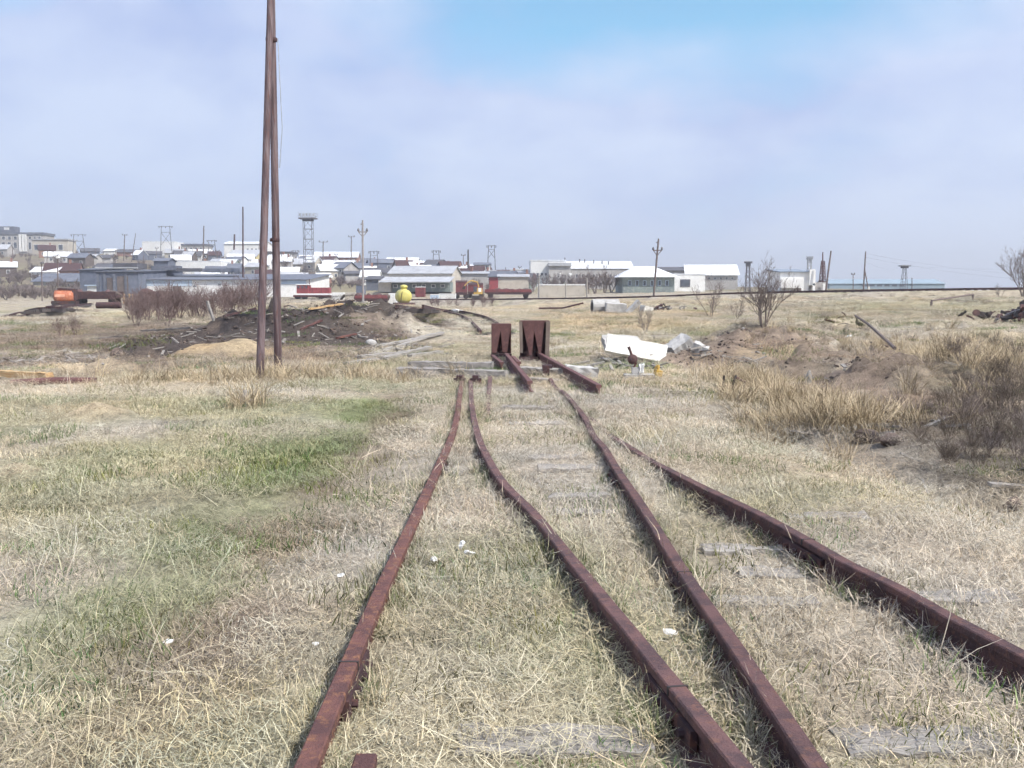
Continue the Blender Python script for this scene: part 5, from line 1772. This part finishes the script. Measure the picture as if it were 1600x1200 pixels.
# yellow tank wagon, seen end on
b = post_base(630, 120)
t = thing('tank_wagon', 'small yellow tank wagon with tall dome, seen end on at the yard track', 'tank wagon', b, math.radians(100))
zc = P(632, 463, 120).z - b.z
R_ = 11.2 / F * 120
MB().lathe([(0.05, -3.0), (R_ * 0.6, -2.95), (R_ * 0.92, -2.75), (R_, -2.5), (R_, 2.5), (R_ * 0.92, 2.75), (R_ * 0.6, 2.95), (0.05, 3.0)], 28, (0, 0, zc), 'x').build('tank', yellow_paint, t, smooth=True)
zt = P(632, 445, 120).z - b.z
MB().lathe([(0.40, zc + R_ * 0.8), (0.40, zt - 0.35), (0.46, zt - 0.33), (0.46, zt - 0.2), (0.36, zt - 0.05), (0.1, zt)], 20, (-1.6, 0, 0)).build('dome', yellow_paint, t, smooth=True)
MB().tube([(-3.02, 0.5, zc - 0.7), (-3.05, 0.3, zc + 0.6)], 0.03, 5).build('ladder_rail', rust_dark, t)
flat_frame(t, 7.2, 2.2, zc - R_ - 0.05)
MB().box((-3.5, 0, zc - R_ + 0.0), (0.25, 2.4, 0.3)).build('buffer_beam', rust, t)
wheelset(t, (-2.6, -1.5, 1.5, 2.6), 0.7, 0.42, 0.42)


def wagon(name, label, px0, px1, d, yb, H, body, m, yaw=0.0, cat='wagon', W=2.4, load=None):
    c = post_base((px0 + px1) / 2, d)
    L = (px1 - px0) / F * d
    t = thing(name, label, cat, c, yaw)
    flat_frame(t, L, W, 0.95)
    n = max(2, int(L / 3))
    wheelset(t, [-L * 0.38 + L * 0.76 * i / (n - 1) for i in range(n)], 0.72, 0.42, 0.42)
    if body == 'box':
        MB().box((0, 0, 1.1 + H / 2), (L * 0.98, W, H)).build('body', m, t)
        for i in range(int(L / 0.9)):
            x = -L * 0.48 + L * 0.96 * (i + 0.5) / int(L / 0.9)
            MB().box((x, -W / 2 - 0.03, 1.1 + H / 2), (0.10, 0.08, H)).build('rib', m, t)
        MB().prism([(-W / 2 - 0.1, 1.1 + H), (W / 2 + 0.1, 1.1 + H), (W / 4, 1.1 + H + 0.3), (-W / 4, 1.1 + H + 0.3)], 0, -L / 2, L / 2).build('roof', rust_dark, t)
        MB().box((0, -W / 2 - 0.05, 1.1 + H * 0.48), (L * 0.25, 0.09, H * 0.85)).build('door', m, t)
    if load == 'earth':
        rgl = random.Random(int(px0))
        for i in range(6):
            MB().rock((-L * 0.4 + L * 0.8 * i / 5, 0, 1.15), (L * 0.22, W * 0.9, H * rgl.uniform(1.0, 2.0)), int(px0) + i, 2, 0.4).build('load_heap', clod_mat if i % 2 else rust, t)
        for s_ in (-1, 1):
            MB().box((0, s_ * W / 2, 1.25), (L, 0.08, 0.45)).build('side_board', m, t)
    return t


wagon('flat_wagon', 'dark flat wagon heaped with brown earth right of the orange machine', 118, 186, 108, 480, 0.7, None, rust_dark, 0.04, load='earth')
wagon('flat_wagon', 'dark flat wagon heaped with rusty scrap before the blue shed', 222, 285, 112, 480, 0.9, None, rust_dark, -0.05, load='earth')
wagon('flat_wagon', 'dark red wagon with dark load left of the yellow tank', 556, 606, 138, 480, 0.9, None, maroon, 0.05, load='earth')
wagon('boxcar', 'maroon boxcar left of the yellow excavator', 712, 730, 165, 470, 1.7, 'box', maroon, 0.05)
wagon('boxcar', 'maroon boxcar behind the yellow excavator', 731, 755, 170, 470, 1.2, 'box', maroon, 0.02)
wagon('flat_wagon', 'low reddish loaded wagon right of the maroon boxcars', 758, 830, 158, 470, 0.6, None, maroon, 0.0, load='earth')
# log-bodied pipe drum before wagons
b = G(170, 482)
o = MB().lathe([(0.05, -1.1), (0.28, -1.05), (0.30, 0), (0.28, 1.05), (0.05, 1.1)], 14, (0, 0, 0.28), 'x').build('drum', rust_dark)
o.location = b
tag(o, 'dark rusty drum lying on the sand before the earth wagon', 'drum')
# orange machine
b = post_base(101, 92)
t = thing('orange_machine', 'orange rounded cabin on dark wheels behind the sand cone', 'machine', b, 0.2)
MB().lathe([(0.2, -0.9), (0.62, -0.85), (0.7, -0.5), (0.7, 0.5), (0.62, 0.85), (0.2, 0.9)], 20, (0, 0, 0.98), 'x').build('tank', orange_paint, t, smooth=True)
MB().box((0.1, 0.1, 1.72), (1.3, 1.0, 0.16), (0, 0.06, 0)).build('hood', rust_dark, t)
MB().box((-0.3, -0.62, 1.1), (0.9, 0.2, 0.25)).build('white_panel', mat('faded_orange', (0.72, 0.42, 0.30), (0.6, 0.3, 0.2), 2), t)
MB().box((0.9, 0.0, 1.2), (0.3, 0.9, 1.1)).build('cab_side', rust_dark, t)
flat_frame(t, 2.2, 1.3, 0.45)
wheelset(t, (-0.75, 0.75), 0.62, 0.3, 0.3)
# wooden frame posts between the wagons
b = post_base(202, 116)
k_ = 116 / F
t = thing('post_and_beam_shelter', 'bare pale timber frame standing before the blue shed', 'frame', b)
for x in (-18, -9, 0, 5, 14):
    MB().box((x * k_, 0, 9 * k_), (0.16, 0.16, 20 * k_)).build('post', fresh_wood, t)
MB().box((0, 0.1, 17 * k_), (36 * k_, 0.14, 0.14)).build('beam', old_wood, t)
MB().box((0, -0.2, 1.5 * k_), (40 * k_, 0.3, 0.25)).build('sill', old_wood, t)
# brown conical scrap/earth roof
b = post_base(232, 118)
k_ = 118 / F
t = thing('brush_pile', 'brown heap of brush and boards before the long shed', 'heap', b)
rgb_ = random.Random(8)
for i in range(26):
    a = rgb_.uniform(-1, 1)
    h = (1 - abs(a)) * 20 * k_ + 0.3
    MB().tube([(a * 24 * k_, rgb_.uniform(-.6, .6), 0.1), (a * 8 * k_ + rgb_.uniform(-.8, .8), rgb_.uniform(-.5, .5), h)], 0.06, 5).build('branch', rgb_.choice([rust, rust_dark, pole_wood]), t)
MB().rock((1.6, 0, 0.5), (3.2, 1.6, 1.6), 3, 2, 0.3).build('earth', mat('brown_earth', (0.30, 0.19, 0.10), (0.22, 0.14, 0.08), 3), t)
# red locomotive
b = post_base(488, 172)
k_ = 172 / F
t = thing('locomotive', 'red shunting locomotive with white roof and white stripe right of the twin pole', 'locomotive', b, 0.02)
zb = P(488, 470, 172).z - b.z
MB().box((-13 * k_, 0, 1.0 + 6.5 * k_), (18 * k_, 2.6, 13 * k_)).build('cab', red_paint, t)
MB().box((-13 * k_, 0, 1.0 + 13.6 * k_), (20 * k_, 2.9, 1.4 * k_)).build('cab_roof', white_paint, t)
MB().box((12 * k_, 0, 1.0 + 4.5 * k_), (32 * k_, 2.2, 9 * k_)).build('hood', red_paint, t)
MB().box((0, 0, 0.85), (58 * k_, 2.7, 0.28)).build('white_stripe', white_paint, t)
MB().box((0, 0, 0.55), (56 * k_, 2.2, 0.35)).build('frame', maroon, t)
MB().tube([(-4 * k_, 0, 1.0), (-4 * k_, 0, 1.0 + 22 * k_)], 0.08, 6).build('exhaust', rust_dark, t)
for i in range(3):
    f = MB().box((-19 * k_ + i * 6 * k_, -1.33, 1.0 + 9.5 * k_), (3.6 * k_, 0.06, 4.0 * k_)).build('window', maroon, t)
    MB().box((-19 * k_ + i * 6 * k_, -1.37, 1.0 + 9.5 * k_), (2.8 * k_, 0.04, 3.2 * k_)).build('pane', win_dark, f)
for i in range(4):
    MB().box((2 * k_ + i * 7 * k_, -1.13, 1.0 + 4.5 * k_), (0.8 * k_, 0.06, 8 * k_)).build('rib', maroon, t)
wheelset(t, (-2.6, -1.4, 1.6, 2.8), 0.75, 0.42, 0.42)


def box_thing(name, label, cat, px0, px1, py0, py1, d, dep, m, m2=None, yaw=0.0, parts=()):
    b = post_base((px0 + px1) / 2, d)
    k = d / F
    w, h = (px1 - px0) * k, (py1 - py0) * k
    z1 = P(px0, py0, d).z - b.z
    t = thing(name, label, cat, b, yaw)
    z0 = min(0, z1 - h)
    MB().box((0, 0, (z1 + z0) / 2), (w, dep, z1 - z0)).build('body', m, t)
    if m2:
        MB().box((0, 0, z1 + 0.06), (w * 1.03, dep * 1.03, 0.12)).build('top', m2, t)
    for i in range(max(2, int(w / 0.8))):
        x = -w / 2 + w * (i + 0.5) / max(2, int(w / 0.8))
        MB().box((x, -dep / 2 - 0.02, (z1 + z0) / 2), (0.08, 0.06, (z1 - z0) * 0.92)).build('rib', m, t)
    return t


box_thing('container', 'white container with light blue end left of the maroon boxcars', 'container', 687, 712, 460, 471, 150, 2.2, white_wall, white_paint)
box_thing('container', 'small light blue and white container left of the white one', 'container', 673, 686, 461, 471, 149, 2.0, lblue_wall, white_paint)
box_thing('crate', 'white crate right of the red locomotive', 'crate', 520, 538, 457, 468, 165, 2, white_wall)
box_thing('crate', 'pale cream crate second right of the red locomotive', 'crate', 541, 557, 457, 467, 166, 2, cream_wall)
box_thing('crate', 'small white box left of the yellow tank', 'crate', 608, 620, 458, 463, 140, 1.5, white_wall)
box_thing('cabin', 'blue grey cabin standing under the crossarmed power pole', 'cabin', 558, 570, 447, 461, 160, 2, blue_wall, felt_roof)
box_thing('tank_box', 'maroon box with pale top behind the yellow tank', 'box', 650, 664, 449, 461, 175, 2.5, maroon, white_paint)
# yellow excavator
b = post_base(745, 150)
k_ = 150 / F
zb = P(745, 457, 150).z - b.z
t = thing('excavator', 'yellow excavator with raised bent boom before the maroon boxcars', 'excavator', b)
MB().box((0, 0, zb * 0.35), (14 * k_, 2.0, zb * 0.6)).build('track', black_iron, t)
MB().box((2 * k_, 0, zb + 4 * k_ - 0.2), (13 * k_, 2.0, 9 * k_)).build('house', amber_paint, t)
MB().box((-2 * k_, -0.6, zb + 5 * k_), (5 * k_, 1.0, 8 * k_)).build('cab', win_dark, t)
MB().box((5 * k_, -1.03, zb + 4 * k_), (4.5 * k_, 0.06, 6 * k_)).build('white_panel', white_paint, t)
MB().tube([(3 * k_, 0.4, zb + 8 * k_), (1 * k_, 0.4, zb + 16 * k_), (-9 * k_, 0.4, zb + 18.5 * k_), (-15 * k_, 0.4, zb + 15 * k_)], 1.1 * k_, 6).build('boom', amber_paint, t)
MB().tube([(-15 * k_, 0.4, zb + 15 * k_), (-20 * k_, 0.4, zb + 9 * k_)], 0.9 * k_, 6).build('stick', amber_paint, t)
MB().prism([(-23 * k_, zb + 5 * k_), (-18 * k_, zb + 5 * k_), (-18 * k_, zb + 10 * k_), (-21 * k_, zb + 10 * k_)], 1, 0.0, 0.9).build('bucket', black_iron, t)


# ------------------------------------------------------------------ bare shrubs
def grow(seed, h, spread, stems, levels, r0, kids=4, tw=1.0):
    rg = random.Random(seed)
    S, W = MB(), MB()

    def branch(p, d, L, r, lev):
        pts = [p]
        q = p.copy()
        dd = d.copy()
        n = 4 if lev < 2 else 3
        for i in range(n):
            dd = (dd + Vector((rg.uniform(-1, 1), rg.uniform(-1, 1), rg.uniform(-0.3, 0.6))) * 0.20).normalized()
            q = q + dd * L / n
            pts.append(q.copy())
        rs_ = [r * (1 - 0.65 * i / n) for i in range(n + 1)]
        (S if lev < 2 else W).tube(pts, rs_, 5 if lev < 2 else 3, cap=False)
        if lev < levels:
            for k in range(kids + (1 if lev == 0 else 0)):
                f = rg.uniform(0.3, 1.0)
                i = min(n - 1, int(f * n))
                c = pts[i] + (pts[i + 1] - pts[i]) * (f * n - i)
                nd = (dd * 0.75 + Vector((rg.uniform(-1, 1), rg.uniform(-1, 1), rg.uniform(-0.2, 0.9))) * 0.75).normalized()
                branch(c, nd, L * rg.uniform(0.42, 0.68), max(r * 0.5, 0.0035 * tw), lev + 1)
    for s_ in range(stems):
        a = rg.uniform(0, 6.28)
        l = rg.uniform(0.05, 1) * spread
        d = Vector((math.cos(a) * l, math.sin(a) * l, 1)).normalized()
        branch(Vector((math.cos(a) * 0.1 * h * 0.4, math.sin(a) * 0.1 * h * 0.4, -0.05)), d, h * rg.uniform(0.5, 0.72), r0 * rg.uniform(0.7, 1.1), 0)
    return S, W


SHR = {}


def shrub(kind, px, py, label, s=1.0, group=None, d=None, name='shrub', cat='shrub', seed=0):
    b = G(px, py) if d is None else post_base(px, d)
    if kind not in SHR:
        S, W = grow(*KINDS[kind][:8])
        m = KINDS[kind][8]
        SHR[kind] = (S.mesh('stem', m), W.mesh('twigs', m))
    t = thing(name, label, cat, b, seed * 1.7 % 6.28, group)
    t.scale = (s, s, s)
    for nm, me in zip(('stem', 'twigs'), SHR[kind]):
        o = bpy.data.objects.new(nm, me)
        C.objects.link(o)
        o.parent = t
    return t


KINDS = {
    'multi': (11, 3.2, 0.75, 7, 4, 0.050, 4, 1.4, twig_grey),
    'multi2': (15, 1.6, 0.7, 6, 3, 0.020, 4, 1.0, twig_grey),
    'red1': (21, 2.0, 0.45, 9, 2, 0.016, 5, 1.6, twig_red), 'red2': (22, 2.0, 0.5, 9, 2, 0.016, 5, 1.6, twig_red), 'red3': (23, 2.0, 0.4, 10, 2, 0.016, 5, 1.6, twig_red),
    'brush1': (31, 1.0, 0.8, 9, 3, 0.010, 4, 0.7, twig_brown), 'brush2': (32, 1.0, 0.9, 9, 3, 0.010, 4, 0.7, twig_grey), 'brush3': (33, 1.0, 0.7, 8, 3, 0.010, 4, 0.7, twig_brown),
    'far1': (41, 4.0, 0.5, 4, 3, 0.09, 5, 6.0, twig_far), 'far2': (42, 4.0, 0.6, 5, 3, 0.08, 5, 6.0, twig_far), 'far3': (43, 4.0, 0.4, 4, 3, 0.09, 5, 6.0, twig_grey),
}
shrub('multi', 1192, 510, 'largest bare multi stem shrub on the right slope, reaching the skyline', 0.5, seed=3)
shrub('multi2', 1110, 494, 'bare shrub with several stems left of the largest shrub', 1.15, seed=1)
shrub('multi2', 1150, 502, 'small bare shrub close left of the largest shrub', 0.6, seed=4)
shrub('multi2', 1010, 522, 'small bare bush in the dry grass above the white slab', 0.62, seed=2)
shrub('multi', 1602, 470, 'bare tree cut by the right edge on the skyline', 1.1, d=70, name='tree', cat='tree', seed=5)
shrub('multi2', 1562, 462, 'tiny bare shrub on the right skyline beside the edge tree', 0.6, d=72, seed=6)
rg = random.Random(77)
for i in range(38):
    px = 200 + i * 5.4 + rg.uniform(-8, 8)
    shrub(rg.choice(['red1', 'red2', 'red3']), px, 0, 'burgundy leafless shrub in the thicket left of the twin pole', rg.uniform(0.75, 1.1), 'burgundy thicket', d=rg.uniform(44, 60), seed=i)
for i, (px, py, s_) in enumerate([(95, 527, 0.45), (118, 524, 0.5), (214, 512, 0.7), (262, 510, 0.7)]):
    shrub('red2', px, py, ['lowest burgundy shrub alone in the left field', 'low burgundy shrub just right of the lowest one in the left field', 'burgundy shrub at the left foot of the thicket', 'burgundy shrub at the front foot of the thicket'][i], s_, seed=i + 3)
for i in range(12):
    px = rg.uniform(675, 770)
    shrub(rg.choice(['red1', 'red3']), px, 0, 'low burgundy shrub on the slope below the embankment behind the buffers', rg.uniform(0.35, 0.6), 'low shrubs behind the buffers', d=rg.uniform(78, 96), seed=i)
def ditch_label(i, px, py):
    if px < 1420:
        return ['tiny twiggy brush at the left end of the ditch', 'low brush tuft in the ditch below the dug bank', 'low brush under the dark ditch overhang'][(px > 1310) + (px > 1360)]
    return 'tangled leafless brush along the ditch at the right edge'


BR = [(1500, 655, 0.8), (1540, 640, 0.95), (1580, 650, 1.0), (1560, 700, 0.75), (1600, 690, 0.9), (1520, 700, 0.6), (1480, 690, 0.5), (1600, 740, 0.7), (1450, 660, 0.55), (1570, 610, 1.0), (1620, 620, 1.1), (1540, 600, 0.8), (1590, 570, 1.0), (1400, 640, 0.5), (1530, 735, 0.45), (1500, 620, 0.7), (1640, 700, 1.0), (1300, 632, 0.4), (1330, 660, 0.35), (1500, 570, 0.9), (1560, 555, 1.0), (1470, 640, 0.6), (1515, 660, 0.7), (1555, 670, 0.8), (1590, 715, 0.8), (1490, 720, 0.45), (1585, 630, 0.9), (1610, 660, 1.0), (1545, 715, 0.6), (1440, 690, 0.4)]
BR += [(rg.uniform(1425, 1640), rg.uniform(600, 735), rg.uniform(0.35, 0.7)) for _ in range(26)]
for i, (px, py, s_) in enumerate(BR):
    shrub(['brush1', 'brush2', 'brush3'][i % 3], px, py, ditch_label(i, px, py), s_ * 0.6, 'ditch brush', seed=i)
for i, (px, py, s_) in enumerate([]):
    shrub('brush1', px, py, 'tangled leafless brush along the ditch at the right edge', s_, 'ditch brush', seed=i)
for i in range(70):
    px = rg.uniform(-60, 960)
    d = rg.uniform(210, 380) if px < 640 else rg.uniform(200, 285)
    shrub(rg.choice(['far1', 'far2', 'far3']), px, 0, 'hazy leafless tree among the houses on the far slope', rg.uniform(0.5, 1.1), 'bare trees on the far slope', d=d, name='tree', cat='tree', seed=i)
for i, px in enumerate((906, 918, 930, 945, 955)):
    shrub(['far1', 'far3'][i % 2], px, 0, 'leafless tree in the clump before the white factory wing', 1.0, 'trees before the factory wing', d=170 + 3 * i, name='tree', cat='tree', seed=i)

# ------------------------------------------------------------------ low scrub covering the far slope
def far_scrub():
    rs2 = np.random.RandomState(21)
    coll = bpy.data.collections.new('scrub_clumps')
    for i in range(5):
        S, W = grow(300 + i, 2.2, 1.0, 7, 2, 0.07, 5, 9.0)
        S.add(W.v, W.f)
        coll.objects.link(bpy.data.objects.new('scrub_clump', S.mesh('scrub_clump', [twig_far, twig_grey][i % 2])))
    n = 2600
    px = rs2.uniform(-250, 900, n)
    d = 150 * (430 / 150) ** rs2.rand(n)
    x = (px - 800) / F * d
    y = d
    keep = (fbm(x * 0.02 + 5, y * 0.02, 4) > -0.06) & ((px < 130) | (d > 215))
    x, y = x[keep], y[keep]
    n = len(x)
    me = bpy.data.meshes.new('hillside_scrub')
    me.vertices.add(n)
    me.vertices.foreach_set('co', np.stack([x, y, T(x, y)], -1).astype(np.float32).ravel())
    for nm, ty, va, ch in (('kind_index', 'INT', rs2.randint(0, 5, n).astype(np.int32), 'value'), ('turn', 'FLOAT_VECTOR', np.stack([np.zeros(n), np.zeros(n), rs2.uniform(0, 6.28, n)], -1).astype(np.float32).ravel(), 'vector'),
                           ('size', 'FLOAT_VECTOR', np.repeat(rs2.uniform(0.3, 1.0, n), 3).astype(np.float32), 'vector')):
        a = me.attributes.new(nm, ty, 'POINT')
        a.data.foreach_set(ch, va)
    o = bpy.data.objects.new('hillside_scrub', me)
    C.objects.link(o)
    o.modifiers.new('scatter', 'NODES').node_group = grass_tree(coll)
    o['kind'] = 'stuff'
    tag(o, 'brown leafless scrub covering the far slope between the houses', 'scrub')


far_scrub()

# ------------------------------------------------------------------ the air: thin spring haze round the whole place
hz = MB().box((0, 0, 32), (6600, 6600, 130)).build('haze', bpy.data.materials.new('haze_air'))
hm = hz.data.materials[0]
hm.use_nodes = True
hm.node_tree.nodes.clear()
ho = N(hm.node_tree, 'ShaderNodeOutputMaterial')
hv = N(hm.node_tree, 'ShaderNodeVolumePrincipled')
hv.inputs['Color'].default_value = (0.93, 0.955, 1.0, 1)
hv.inputs['Density'].default_value = 0.0006
hv.inputs['Anisotropy'].default_value = 0.2
hm.node_tree.links.new(hv.outputs[0], ho.inputs['Volume'])
hv.inputs['Density Attribute'].default_value = ''
hm.cycles.homogeneous_volume = True
hz['kind'] = 'stuff'
